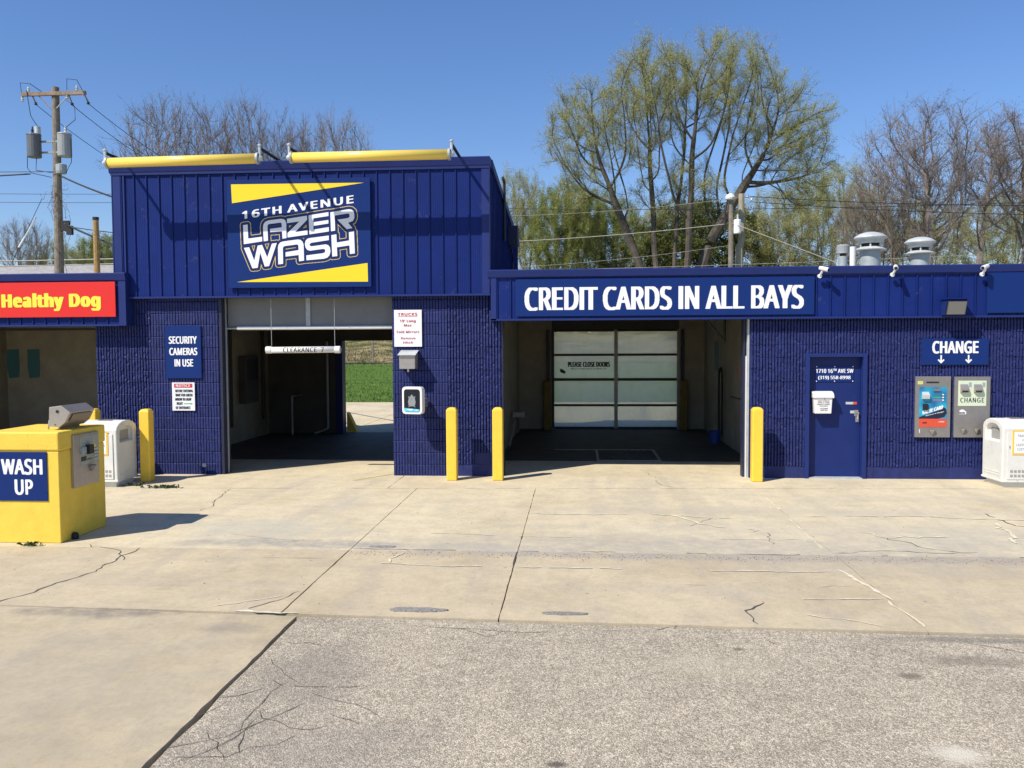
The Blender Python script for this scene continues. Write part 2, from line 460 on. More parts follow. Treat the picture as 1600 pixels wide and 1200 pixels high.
def terrain_mat():
    g = NG('grass_ground')
    c = g.ramp(g.noise(6, 5, 0.7), (0.3, (0.045, 0.105, 0.016)), (0.7, (0.11, 0.19, 0.036)))
    c = g.mix(g.ramp(g.noise(60, 3, 0.7), (0.35, 0.0), (0.75, 0.5)), c, (0.13, 0.19, 0.05))
    dry = g.ramp(g.noise(1.2, 5, 0.7, stretch=(0.35, 1, 1)), (0.42, (0.07, 0.09, 0.03)), (0.55, (0.34, 0.27, 0.15)), (0.72, (0.15, 0.13, 0.085)))
    sx = g.n('ShaderNodeSeparateXYZ'); g.l(g.pos, sx.inputs[0])
    mr = g.n('ShaderNodeMapRange'); mr.inputs['From Min'].default_value = 31.5; mr.inputs['From Max'].default_value = 33.0
    g.l(sx.outputs['Y'], mr.inputs['Value'])
    c = g.mix(mr.outputs[0], c, dry)
    g.l(c, g.b.inputs['Base Color']); g.b.inputs['Roughness'].default_value = 0.95; g.b.inputs['Specular IOR Level'].default_value = 0.1
    bp = g.n('ShaderNodeBump'); bp.inputs['Strength'].default_value = 0.8; bp.inputs['Distance'].default_value = 0.05
    g.l(g.noise(25, 4), bp.inputs['Height']); g.l(bp.outputs[0], g.b.inputs['Normal'])
    return g.m


M['terrain'] = terrain_mat()


def frosted_mat():
    g = NG('frosted_door_panel')
    t = g.t
    tr = g.n('ShaderNodeBsdfTranslucent'); tr.inputs[0].default_value = (0.78, 0.79, 0.74, 1)
    rf = g.n('ShaderNodeBsdfRefraction'); rf.inputs['Roughness'].default_value = 0.2; rf.inputs['IOR'].default_value = 1.01; rf.inputs[0].default_value = (0.88, 0.92, 0.86, 1)
    df = g.n('ShaderNodeBsdfDiffuse'); df.inputs[0].default_value = (0.35, 0.35, 0.33, 1)
    nz = g.noise(1.6, 4, 0.6, stretch=(1, 1, 0.5))
    m1 = g.n('ShaderNodeMixShader'); g.l(g.ramp(nz, (0.3, 0.42), (0.7, 0.58)), m1.inputs[0]); g.l(tr.outputs[0], m1.inputs[1]); g.l(rf.outputs[0], m1.inputs[2])
    m2 = g.n('ShaderNodeMixShader'); m2.inputs[0].default_value = 0.05; g.l(m1.outputs[0], m2.inputs[1]); g.l(df.outputs[0], m2.inputs[2])
    g.l(m2.outputs[0], t.nodes['Material Output'].inputs['Surface'])
    return g.m


M['frosted'] = frosted_mat()

# ------------------------------------------------------------------ ground
def jit_poly(corners, step=0.14, amp=0.004, seed=0):
    r = random.Random(seed); out = []
    n = len(corners)
    for i in range(n):
        a, b = Vector(corners[i]), Vector(corners[(i + 1) % n])
        L = (b - a).length; k = max(1, min(160, int(L / step)))
        nrm = Vector((-(b - a).y, (b - a).x)) / L
        for j in range(k):
            p = a + (b - a) * j / k
            if 0 < j: p = p + nrm * r.gauss(0, amp)
            out.append((p.x, p.y))
    return out


def noise1(x, s):
    return math.sin(x * 1.3 + s) * 0.5 + math.sin(x * 2.9 + s * 2.1) * 0.3 + math.sin(x * 6.1 + s * 0.7) * 0.2


def build_terrain():
    xs = [-900, -400, -200, -110, -70] + [-50 + i * 1.0 for i in range(0, 101)] + [70, 110, 200, 400, 900]
    ys = [-900, -300, -100, -40, 0, 12, 17.9, 18.3] + [18.3 + i * 0.55 for i in range(1, 60)] + [56, 62, 75, 100, 150, 250, 450, 900]
    prof = [(-900, -0.14), (17.9, -0.14), (18.3, -0.03), (25, 0.48), (31.8, 1.14), (32.6, 1.08), (37, 1.6), (44, 2.75), (52, 2.9), (900, 3.2)]
    def z(x, y):
        for (a, za), (b, zb) in zip(prof, prof[1:]):
            if a <= y <= b:
                v = za + (zb - za) * (y - a) / (b - a); break
        if y > 33 and abs(x) < 60:
            v += 0.16 * noise1(x * 1.1 + y * 0.6, 2) + 0.10 * noise1(y * 2.1 - x, 5)
        elif y > 19 and y < 32:
            v += 0.02 * noise1(x + y, 1)
        return v
    vs = [(x, y, z(x, y)) for y in ys for x in xs]
    n = len(xs)
    fs = [(j * n + i, j * n + i + 1, (j + 1) * n + i + 1, (j + 1) * n + i) for j in range(len(ys) - 1) for i in range(n - 1)]
    m = MB(); m.add(vs, fs)
    return structure('ground', m, M['terrain'], smooth=True)


build_terrain()
bed = MB(); bed.box(-34, 34, -60, 18.2, -0.11, -0.055)
structure('pavement_bed', bed, M['joint'])

J1 = lambda x: -1.18 + 0.04 * x
J2 = lambda x: -5.30 + 0.008 * x
J3 = lambda x: -7.63 - 0.03 * x
apron = thing('concrete_pavement', None, None)
del_keys = [k for k in ('category', 'label') if k in apron]
for k in del_keys: del apron[k]
apron['kind'] = 'structure'


def slab(corners, seed, amp=0.004, name='slab', mt='concrete'):
    m = MB(); m.prism(jit_poly(corners, 0.14, amp, seed), 'z', -0.085, 0.0)
    return part(name, m, M[mt], apron)


g1, g2, g3 = 0.006, 0.008, 0.004
slab([(-34, J1(-34) + g1), (-3.0, J1(-3.0) + g1), (-3.0, 1.95), (-34, 1.95)], 1, 0.003)
slab([(-2.99, J1(-3.0) + g1), (34, J1(34) + g1), (34, 1.95), (-2.99, 1.95)], 2, 0.003)
xj = [(-34, 0), (-2.53, 0.005), (-0.655, 0.004), (2.76, 0.0025), (34, 0)]
for i in range(4):
    (a, ga), (b, gb) = xj[i], xj[i + 1]
    slab([(a + ga, J2(a) + 0.002), (b - gb, J2(b) + 0.002), (b - gb, J1(b) - g1), (a + ga, J1(a) - g1)], 10 + i, 0.0018)
    slab([(a + ga * 1.5, J3(a) + g3), (b - gb * 1.5, J3(b) + g3), (b - gb * 1.5, J2(b) - 0.002), (a + ga * 1.5, J2(a) - 0.002)], 20 + i, 0.0028, mt='concrete_mid')
slab([(-34, -60), (-2.380, -60), (-2.380, -20), (-2.366, -7.62), (-6.0, J3(-6) - g3), (-34, J3(-34) - g3)], 30, 0.004, mt='concrete_old')
slab([(-5.95, 8.9), (14, 8.9), (14, 18.2), (-5.95, 18.2)], 40, 0.003)
slab([(-34, 7.25), (-5.97, 7.25), (-5.97, 18.2), (-34, 18.2)], 41, 0.003)
slab([(-5.95, 7.12), (-1.5, 7.12), (-1.5, 8.88), (-5.95, 8.88)], 42, 0.003)
asp = MB(); asp.prism(jit_poly([(-2.34, -60), (34, -60), (34, J3(34) - 0.03), (-2.34, J3(-2.34) - 0.03)], 0.06, 0.006, 50), 'z', -0.09, -0.012)
structure('asphalt_road', asp, M['asphalt'])


def crack(pts, w, z, seed, jit=0.03, step=0.07, gaps=0.0):
    """ragged ribbon that follows pts on the ground"""
    r = random.Random(seed); P = []
    for (a, b) in zip(pts, pts[1:]):
        a, b = Vector(a), Vector(b); L = (b - a).length; k = max(1, int(L / step))
        for j in range(k):
            P.append(a + (b - a) * j / k)
    P.append(Vector(pts[-1]))
    off = 0; Q = []
    for i, p in enumerate(P):
        d = (P[min(i + 1, len(P) - 1)] - P[max(i - 1, 0)]).normalized(); nrm = Vector((-d.y, d.x))
        off = off * 0.7 + r.gauss(0, jit * 0.6)
        ww = w * 0.62 * (0.45 + r.random() * 1.0) * (0.35 if i in (0, len(P) - 1) else 1)
        c = p + nrm * off
        Q.append((c + nrm * ww / 2, c - nrm * ww / 2))
    m = MB(); on = True
    for i in range(len(Q) - 1):
        if gaps and r.random() < 0.25: on = r.random() > gaps
        if not on: continue
        a, b = Q[i], Q[i + 1]
        m.add([(a[0].x, a[0].y, z), (a[1].x, a[1].y, z), (b[1].x, b[1].y, z), (b[0].x, b[0].y, z)], [(0, 1, 2, 3)])
    return m


def add_cracks(name, specs, material, parent, z=0.004, wide=1.0):
    m = MB()
    for i, (pts, w, jt, gp) in enumerate(specs):
        c = crack(pts, w * wide, z + 0.0002 * (i % 9), i * 7 + len(name), jt, gaps=gp)
        m.add(c.v, c.f)
    o = link(name, m.mesh(name), material, parent)
    o['kind'] = 'stuff'
    return o


add_cracks('crack', [
    ([(-5.45, -1.5), (-5.35, -2.2), (-5.2, -3.0), (-5.35, -3.8)], 0.014, 0.03, 0.1), ([(-4.9, -5.35), (-4.95, -6.0), (-5.0, -6.7), (-5.15, -7.45)], 0.024, 0.04, 0),
    ([(-5.6, -5.2), (-5.1, -5.5), (-4.85, -5.9)], 0.018, 0.03, 0.3), ([(-2.58, -6.9), (-2.68, -7.2), (-2.9, -7.5)], 0.012, 0.018, 0.2),
    ([(-0.66, -5.3), (-0.66, -7.6)], 0.011, 0.004, 0.45), ([(-3.8, -5.75), (-2.7, -5.7)], 0.009, 0.015, 0.5), ([(1.45, -7.6), (1.43, -7.25), (1.62, -7.0)], 0.022, 0.035, 0),
    ([(1.2, 0.6), (1.3, 0.0), (1.25, -0.5), (1.5, -1.1)], 0.010, 0.04, 0.3), ([(5.42, -2.9), (5.35, -3.3), (5.45, -3.8)], 0.03, 0.05, 0.1), ([(3.6, -4.4), (3.9, -4.9), (4.3, -5.1)], 0.02, 0.05, 0.2),
    ([(1.75, -3.4), (1.5, -3.75), (1.3, -4.0)], 0.010, 0.03, 0.3), ([(2.25, -4.2), (2.2, -4.8), (2.3, -5.2)], 0.013, 0.04, 0.2), ([(-2.5, -5.27), (-1.2, -5.27), (0.9, -5.28), (5.5, -5.25)], 0.018, 0.014, 0.45), ([(-7.0, -1.46), (-3.0, -1.30), (2.0, -1.10), (7.5, -0.88)], 0.011, 0.003, 0.35), 
    ([(1.0, -6.5), (1.9, -6.55), (2.6, -6.45)], 0.006, 0.02, 0.5), ([(-4.2, -4.6), (-3.4, -4.9), (-2.6, -4.85)], 0.006, 0.02, 0.5), ([(3.1, -2.2), (4.2, -2.3), (5.0, -2.2)], 0.006, 0.02, 0.6), ([(2.8, -5.2), (3.3, -5.05), (4.1, -5.12)], 0.016, 0.03, 0.3)],
    M['joint'], apron, 0.003)
add_cracks('crack_filler', [
    ([(2.62, -5.85), (2.70, -6.4), (2.76, -6.9)], 0.036, 0.012, 0.0), ([(2.74, -6.9), (2.78, -7.6)], 0.022, 0.012, 0.3), ([(2.76, -1.5), (2.74, -3.2), (2.70, -5.0)], 0.014, 0.006, 0.45),
    ([(-0.6, -3.15), (0.3, -3.2), (1.1, -3.25), (1.9, -3.35), (2.8, -3.3)], 0.028, 0.03, 0.3), ([(3.0, -3.2), (4.2, -3.15), (5.4, -3.3), (7, -3.3)], 0.026, 0.03, 0.25),
    ([(0.95, -3.1), (1.35, -3.3), (1.55, -3.7), (1.85, -3.95)], 0.034, 0.04, 0.3), ([(2.1, -3.3), (1.95, -3.8), (2.05, -4.2)], 0.045, 0.05, 0.3), ([(-0.6, -5.95), (0.3, -5.95), (1.4, -5.97), (2.5, -5.95)], 0.024, 0.015, 0.35),
    ([(-2.2, -5.85), (-1.3, -5.95), (-0.75, -5.9)], 0.020, 0.015, 0.5), ([(-3.2, -7.4), (-2.9, -7.2), (-2.55, -7.0)], 0.012, 0.03, 0.3), ([(-2.95, -7.53), (-2.6, -7.55), (-2.38, -7.56)], 0.035, 0.02, 0.0),
    ([(-2.5, -4.4), (-1.4, -4.45), (-0.7, -4.55), (1.0, -4.6), (2.6, -4.55)], 0.014, 0.012, 0.6), ([(3.4, -4.1), (3.6, -4.4), (4.3, -4.35)], 0.03, 0.05, 0.3), ([(5.2, -3.5), (5.1, -4.1), (4.9, -4.6)], 0.04, 0.06, 0.3),
    ([(2.0, -6.9), (2.7, -6.85)], 0.018, 0.015, 0.3), ([(-1.9, -5.4), (-2.0, -5.75), (-1.85, -6.05)], 0.02, 0.04, 0.2), ([(1.9, -7.35), (2.3, -7.5), (2.45, -7.62)], 0.015, 0.02, 0.2)],
    M['patch'], apron, 0.0055, 1.7)
rc = random.Random(3)
spec = []
for (x, y, a, L) in [(-2.25, -8.55, -1.2, 0.5), (-2.1, -8.95, -0.6, 0.6), (-1.75, -9.15, -0.9, 0.5), (-2.1, -9.1, -2.2, 0.7), (-1.75, -9.3, -2.0, 0.8), (-1.55, -9.45, -0.7, 0.35), (-1.5, -9.6, -2.35, 0.5),
                     (-2.0, -9.0, -2.0, 0.6), (-1.95, -9.6, -2.2, 0.6), (-2.25, -9.3, -1.9, 0.7), (-1.65, -9.75, -1.8, 0.6), (-2.2, -9.75, -0.9, 0.35), (-1.9, -10.0, 2.0, 0.4), (-2.3, -8.2, -0.5, 0.5), (1.45, -7.75, -1.4, 0.25), (2.9, -7.9, -0.3, 0.5), (-0.6, -7.85, -2.6, 0.4), (-1.2, -7.8, -0.2, 0.8), (0.2, -7.8, 0.1, 0.6)]:
    pts = [(x, y)]
    for k in range(5):
        a += rc.gauss(0, 0.35); x += math.cos(a) * L / 4; y += math.sin(a) * L / 4; pts.append((x, y))
    spec.append((pts, 0.0075, 0.007, 0.12))
road_cracks = add_cracks('asphalt_crack', spec, M['joint'], None, -0.009)


def tar_patch(cx, cy, rx, ry, seed):
    r = random.Random(seed); m = MB()
    poly = []
    for k in range(26):
        a = 2 * math.pi * k / 26; q = 1 + r.gauss(0, 0.11)
        poly.append((cx + rx * q * math.copysign(abs(math.cos(a)) ** 0.8, math.cos(a)), cy + ry * q * math.sin(a)))
    m.prism(poly, 'z', -0.01, 0.012)
    return part('asphalt_patch', m, M['tar'], apron, bevel=0.004)


tar_patch(-1.38, -7.40, 0.24, 0.055, 1); tar_patch(-0.10, -7.43, 0.20, 0.034, 5); tar_patch(-2.2, -5.16, 0.13, 0.03, 8)
# grit in the gutter joint
gr = MB(); r_ = random.Random(11)
for i in range(900):
    x = r_.uniform(-2.5, 5.8) if i < 700 else r_.uniform(-7, 6)
    y = (-5.45 + r_.gauss(0, 0.07)) if i < 700 else r_.uniform(-7.3, -1.5)
    s = r_.uniform(0.004, 0.011) * (1 if i < 700 else 0.9)
    a = r_.random() * 3
    gr.add([(x + s * math.cos(a), y + s * math.sin(a), 0), (x + s * math.cos(a + 2.2), y + s * math.sin(a + 2.2), 0), (x + s * math.cos(a + 4.2), y + s * math.sin(a + 4.2), 0), (x, y, s * 0.9)], [(0, 1, 3), (1, 2, 3), (2, 0, 3)])
tag(link('gravel', gr.mesh('gravel'), mat('grit', (0.20, 0.17, 0.13), 0.9, var=0.6, vscale=30)), kind='stuff')
road_cracks['kind'] = 'stuff'


def weeds(x, y, n, spread, seed, label):
    r = random.Random(seed); m = MB()
    for i in range(n):
        px, py = x + r.gauss(0, spread), y + r.gauss(0, spread * 0.22)
        a = r.random() * 6.3; h = r.uniform(0.02, 0.06); w = r.uniform(0.006, 0.014); lean = r.uniform(0.01, 0.05)
        dx, dy = math.cos(a), math.sin(a)
        m.add([(px - dy * w, py + dx * w, 0.001), (px + dy * w, py - dx * w, 0.001), (px + dx * lean + dy * w, py + dy * lean - dx * w, h), (px + dx * lean * 2, py + dy * lean * 2, h * 0.8)], [(0, 1, 2), (0, 2, 3)])
    o = link('weed_clump', m.mesh('weed_clump'), M['weed'])
    return tag(o, label, None, None, 'stuff')


weeds(-6.6, -1.43, 90, 0.13, 1, 'sprawling green weeds in the joint in front of the blue block pier')
weeds(-7.15, -1.25, 26, 0.08, 2, 'small weeds at the foot of the bin beside the yellow box')
weeds(-6.22, -5.32, 26, 0.05, 3, 'tuft of weeds at the front foot of the yellow vending box')

# ------------------------------------------------------------------ the car wash building
B = thing('car_wash_building', 'blue painted block and metal car wash with a tall tower bay and a low wing', 'car wash')
PITCH, BH = 0.0508, 0.2032
_blk = {}


def block_mesh(kind, n, var):
    key = (kind, n, var)
    if key in _blk: return _blk[key]
    r = random.Random(hash((kind == 'f', n, var)) & 0xffff)
    W = n * PITCH; gap = 0.003 if kind == 'f' else 0.006
    h0, h1 = 0.001, BH - 0.001
    if kind == 's':      # plain smooth base block
        m = MB(); m.box(0.001, W - 0.001, 0.004, 0.05, 0, BH - 0.002)
        _blk[key] = m.mesh('block'); return _blk[key]
    rows = 6 if kind == 'f' else 4
    gd = 0.038 if kind == 'f' else 0.017
    gw = 0.0115 if kind == 'f' else 0.0075
    amp = 0.0042 if kind == 'f' else 0.0025
    xs = [gap * 0.5]; typ = ['e']
    for i in range(n):
        x0 = i * PITCH
        xs += [x0 + gw, x0 + PITCH * 0.5, x0 + PITCH - gw]; typ += ['r', 'r', 'r']
        xs.append(min(x0 + PITCH, W - gap * 0.5)); typ.append('g' if i < n - 1 else 'e')
    V = []; nc = len(xs)
    chunk = {}
    for i in range(n):
        base = r.gauss(0, amp * 0.5)
        for j in range(rows + 1):
            base = base * 0.6 + r.gauss(0, amp * 0.6)
            chunk[(i, j)] = base + (0.012 if kind == 'f' and r.random() < 0.07 else 0)
    zl = [h0 + (h1 - h0) * j / rows for j in range(rows + 1)]
    if kind == 'f': zl[-2] = h1 - 0.010
    if kind != 'f': zl[-2] = h1 - 0.019
    for j in range(rows + 1):
        z = zl[j]
        for c, (x, t) in enumerate(zip(xs, typ)):
            i = min(n - 1, max(0, (c - 1) // 4))
            y = (gd if t in 'ge' else 0.0 + chunk[(i, j)] + r.gauss(0, amp * 0.35))
            if kind != 'f' and j == rows: y = max(y, 0.016)
            if kind == 'f' and j == rows: y = max(y, 0.008)
            zz = z + (r.gauss(0, 0.003) if 0 < j < rows - 1 else 0)
            V.append((x + (r.gauss(0, 0.0015) if t == 'r' else 0), y, zz))
    F = [(j * nc + c, j * nc + c + 1, (j + 1) * nc + c + 1, (j + 1) * nc + c) for j in range(rows) for c in range(nc - 1)]
    # top and bottom skirts back to the mortar
    k = len(V)
    V += [(x, 0.055, h1) for x in xs] + [(x, 0.055, h0) for x in xs]
    tb = rows * nc
    F += [(tb + c, tb + c + 1, k + c + 1, k + c) for c in range(nc - 1)]
    F += [(c + 1, c, k + nc + c, k + nc + c + 1) for c in range(nc - 1)]
    m = MB(); m.add(V, F)
    me = bpy.data.meshes.new('block'); me.from_pydata(m.v, [], m.f); me.update()
    _blk[key] = me
    return me


def block_wall(x0, x1, z1, kinds, hole=None, tops=None, depth=0.28, seed=0):
    """a wall (part) faced with blocks (sub-parts). kinds(x, course) -> 'f' fluted, 'c' scored, 's' smooth"""
    r = random.Random(seed)
    w = MB()
    if hole:
        hx0, hx1, hz = hole
        w.box(x0, hx0, 0.035, depth, 0, z1); w.box(hx1, x1, 0.035, depth, 0, z1); w.box(hx0, hx1, 0.035, depth, hz, z1)
    else:
        w.box(x0, x1, 0.035, depth, 0, z1)
    wall = part('block_wall', w, M['blue_mortar'], B)
    ncell = int(round((x1 - x0) / PITCH))
    nrow = int(math.ceil(z1 / BH))
    for j in range(nrow):
        c = -(4 if j % 2 else 0)
        while c < ncell:
            a, b = max(c, 0), min(c + 8, ncell)
            c += 8
            # cut the block at the door opening and where the block kind changes
            cells = list(range(a, b)); runs = []
            for q in cells:
                xm = x0 + (q + 0.5) * PITCH; zm = (j + 0.5) * BH
                k = kinds(xm, j)
                if hole and hole[0] < xm < hole[1] and zm < hole[2] + 0.03: k = None
                if tops and zm > tops(xm): k = None
                if runs and runs[-1][0] == k: runs[-1][2] = q + 1
                else: runs.append([k, q, q + 1])
            for k, qa, qb in runs:
                if k is None: continue
                me = block_mesh(k, qb - qa, r.randrange(5))
                o = link('block', me, M['blue_block'], wall, loc=(x0 + qa * PITCH, r.gauss(0, 0.0035 if k == 'f' else 0.0012) - (0.004 if k == 'f' else 0), j * BH))
    return wall


block_wall(-8.50, -8.50 + 44 * PITCH, 3.1, lambda x, j: 'f' if x < -7.50 + 0.001 else 'c', seed=1, tops=lambda x: 2.75 if x < -7.95 else 3.2)
block_wall(-3.18, -3.18 + 37 * PITCH, 3.1, lambda x, j: 'c' if x < -2.22 else ('s' if (j < 1 or (j < 2 and x > -1.75)) else 'f'), seed=2, tops=lambda x: 2.75 if x > -1.5 else 3.2)
block_wall(2.885, 2.885 + 106 * PITCH, 2.75, lambda x, j: 's' if j < 1 else 'f', hole=(3.79, 4.79, 2.09), seed=3)

# metal siding ------------------------------------------------------
PW = 0.2290


def panel_mesh(w, h):
    prof = [(0, 0.0), (0.004, -0.022), (0.020, -0.022), (0.026, 0.0)]
    for k in (0.3, 0.45, 0.6, 0.75):
        x = w * k + 0.012
        prof += [(x, 0.0), (x + 0.003, 0.0022), (x + 0.006, 0.0)]
    prof.append((w - 0.002, 0.0))
    m = MB(); n = len(prof)
    vs = [(x, y, 0) for x, y in prof] + [(x, y, h) for x, y in prof]
    m.add(vs, [(i, i + 1, i + 1 + n, i + n) for i in range(n - 1)])
    me = bpy.data.meshes.new('siding_panel'); me.from_pydata(m.v, [], m.f); me.update()
    me.materials.append(M['blue_metal'])
    return me


def fascia(x0, x1, y, z0, z1, parent):
    n = int(round((x1 - x0) / PW)); w = (x1 - x0) / n
    back = MB(); back.box(x0, x1, y + 0.006, 0.03, z0, z1)
    f = part('fascia', back, M['blue_metal'], parent)
    me = panel_mesh(w, z1 - z0)
    for i in range(n):
        link('siding_panel', me, None, f, loc=(x0 + i * w, y, z0))
    return f


FY = -0.105
# tower face
fascia(-7.90, -1.60, FY, 3.13, 5.26, B)
m = MB(); m.box(-8.05, -7.905, FY - 0.024, 0.05, 3.13, 5.26); m.box(-8.06, -8.045, FY - 0.03, 0.03, 3.13, 5.26)
m.box(-7.86, -7.83, FY - 0.026, FY - 0.001, 3.132, 5.255)
part('corner_trim', m, M['blue_trim'], B)
m = MB(); m.box(-1.598, -1.47, FY - 0.024, 0.05, 3.13, 5.26); part('corner_trim', m, M['blue_trim'], B)
m = MB(); m.prism([(FY - 0.045, 5.28), (FY - 0.075, 5.40), (FY - 0.06, 5.415), (0.2, 5.43), (0.2, 5.27), (FY - 0.03, 5.262)], 'x', -8.09, -1.455)
m.prism([(FY - 0.034, 5.225), (FY - 0.034, 5.262), (FY, 5.262), (FY, 5.225)], 'x', -8.07, -1.46)
part('coping', m, M['blue_trim'], B)
m = MB(); m.box(-8.06, -1.462, FY - 0.034, 0.03, 3.095, 3.128); part('drip_trim', m, M['blue_trim'], B)
# tower side wall, receding; roof line falls to the back
side = MB(); side.prism([(0.02, 3.2), (7.0, 3.2), (7.0, 4.72), (0.02, 5.33)], 'x', -1.62, -1.485)
sw = part('side_wall', side, M['blue_metal'], B)
side = MB(); side.prism([(0.02, 0), (7.0, 0), (7.0, 4.72), (0.02, 5.33)], 'x', -8.05, -7.97)
part('side_wall', side, M['blue_metal'], B)
for i in range(28):
    y = 0.25 + i * 0.245
    s_ = MB(); s_.box(-1.487, -1.468, y, y + 0.02, 3.5, 5.31 - (y / 7.0) * 0.61)
    part('rib', s_, M['blue_metal'], sw)
m = MB(); m.prism([(0.2, 5.29), (7.05, 4.69), (7.05, 4.83), (0.2, 5.43)], 'x', -1.5, -1.44); part('side_coping', m, M['blue_trim'], B)
m = MB(); m.prism([(0.02, 5.15), (7.0, 4.55), (7.0, 4.65), (0.02, 5.25)], 'x', -7.96, -1.63); part('roof', m, M['roof_gravel'], B)
# low right wing fascia
fascia(-1.36, 9.40, FY, 2.70, 3.375, B)
m = MB(); m.box(-1.452, -1.362, FY - 0.03, 0.03, 2.672, 3.40); part('corner_trim', m, M['blue_trim'], B)
m = MB(); m.prism([(FY - 0.045, 3.40), (FY - 0.07, 3.505), (FY - 0.055, 3.52), (0.15, 3.53), (0.15, 3.39), (FY - 0.02, 3.378)], 'x', -1.50, 9.42); part('coping', m, M['blue_trim'], B)
m = MB(); m.box(-1.452, 9.4, FY - 0.03, 0.03, 2.665, 2.698); part('drip_trim', m, M['blue_trim'], B)
# low left wing fascia
fascia(-13.6, -7.93, FY - 0.10, 2.655, 3.39, B)
m = MB(); m.box(-7.927, -7.80, FY - 0.13, 0.0, 2.625, 3.41); part('corner_trim', m, M['blue_trim'], B)
m = MB(); m.prism([(FY - 0.145, 3.415), (FY - 0.17, 3.525), (FY - 0.155, 3.54), (0.15, 3.55), (0.15, 3.40), (FY - 0.12, 3.392)], 'x', -13.7, -7.79); part('coping', m, M['blue_trim'], B)
m = MB(); m.box(-13.6, -7.93, FY - 0.13, 0.0, 2.62, 2.653); part('drip_trim', m, M['blue_trim'], B)
# roofs of the low wings
m = MB(); m.box(-1.4, 9.35, 0.15, 8.6, 3.18, 3.30); part('roof', m, M['roof_gravel'], B)
m = MB(); m.box(-13.6, -8.1, 0.15, 6.0, 3.18, 3.30); part('roof', m, M['roof_gravel'], B)

# bay interiors ------------------------------------------------------
def quadwall(name, x0, x1, y0, y1, z0, z1, mt):
    m = MB(); m.box(x0, x1, y0, y1, z0, z1)
    return part(name, m, mt, B)


# automatic bay (tower)
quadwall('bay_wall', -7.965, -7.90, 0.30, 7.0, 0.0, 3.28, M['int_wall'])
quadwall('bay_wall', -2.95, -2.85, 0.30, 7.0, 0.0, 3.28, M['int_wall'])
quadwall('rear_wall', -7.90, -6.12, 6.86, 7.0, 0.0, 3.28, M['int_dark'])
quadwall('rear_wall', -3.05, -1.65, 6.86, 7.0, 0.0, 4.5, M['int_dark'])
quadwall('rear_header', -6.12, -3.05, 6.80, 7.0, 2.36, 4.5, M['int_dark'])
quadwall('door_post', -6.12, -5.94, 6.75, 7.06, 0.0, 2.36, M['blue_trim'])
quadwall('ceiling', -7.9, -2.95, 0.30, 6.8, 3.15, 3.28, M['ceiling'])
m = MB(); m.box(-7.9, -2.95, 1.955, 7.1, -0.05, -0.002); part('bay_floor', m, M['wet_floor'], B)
quadwall('door_jamb', -6.262, -6.205, 0.02, 0.30, 0, 3.1, M['dark_steel'])
quadwall('door_track', -6.20, -6.185, 0.16, 0.20, 0, 3.1, M['galv'])
quadwall('roof_beam', -7.9, -2.95, 0.75, 0.95, 2.62, 3.15, M['ceiling'])
# self serve bay (low wing)
quadwall('bay_wall', -1.60, -1.54, 0.29, 8.3, 0.0, 3.18, M['int_wall'])
quadwall('bay_wall', 3.32, 3.42, 0.29, 8.3, 0.0, 3.18, M['int_wall'])
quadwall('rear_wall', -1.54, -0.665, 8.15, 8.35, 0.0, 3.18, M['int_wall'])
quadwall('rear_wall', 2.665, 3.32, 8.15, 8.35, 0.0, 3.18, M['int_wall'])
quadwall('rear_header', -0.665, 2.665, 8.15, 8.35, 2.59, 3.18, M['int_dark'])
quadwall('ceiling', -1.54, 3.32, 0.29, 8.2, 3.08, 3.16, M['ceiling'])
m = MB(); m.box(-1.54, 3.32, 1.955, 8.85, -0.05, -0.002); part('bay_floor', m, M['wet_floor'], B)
quadwall('door_jamb', -1.298, -1.262, 0.02, 0.30, 0, 2.7, M['dark_steel'])
quadwall('door_track', 2.845, 2.875, 0.03, 0.29, 0, 2.7, M['galv_light'])
quadwall('door_edge', 2.825, 2.84, 0.05, 0.12, 0.0, 2.05, M['white_plastic'])
quadwall('door_jamb', 2.79, 2.822, 0.10, 0.30, 0, 2.7, M['dark_steel'])
# back room behind the door wall
quadwall('inner_wall', 3.42, 9.3, 0.9, 1.0, 0.0, 3.18, M['int_dark'])
quadwall('inner_wall', 3.42, 9.35, 8.2, 8.35, 0.0, 3.18, M['int_wall'])
quadwall('end_wall', 9.3, 9.42, -0.02, 8.35, 0.0, 3.40, M['blue_metal'])
# left wash bay
quadwall('bay_wall', -8.52, -8.42, 0.29, 6.0, 0.0, 3.2, M['int_wall'])
quadwall('rear_wall', -13.6, -8.52, 4.95, 5.1, 0.0, 3.2, M['int_wall'])
quadwall('bay_wall', -13.7, -13.6, -0.1, 6.0, 0.0, 3.4, M['int_wall'])
quadwall('ceiling', -13.6, -8.52, 0.0, 4.95, 3.05, 3.15, M['ceiling'])
quadwall('ceiling_pipe', -13.6, -9.0, 3.9, 3.96, 2.62, 2.68, M['ceiling'])
m = MB(); m.box(-13.6, -8.52, 1.955, 4.95, -0.05, -0.002); part('bay_floor', m, M['wet_floor'], B)

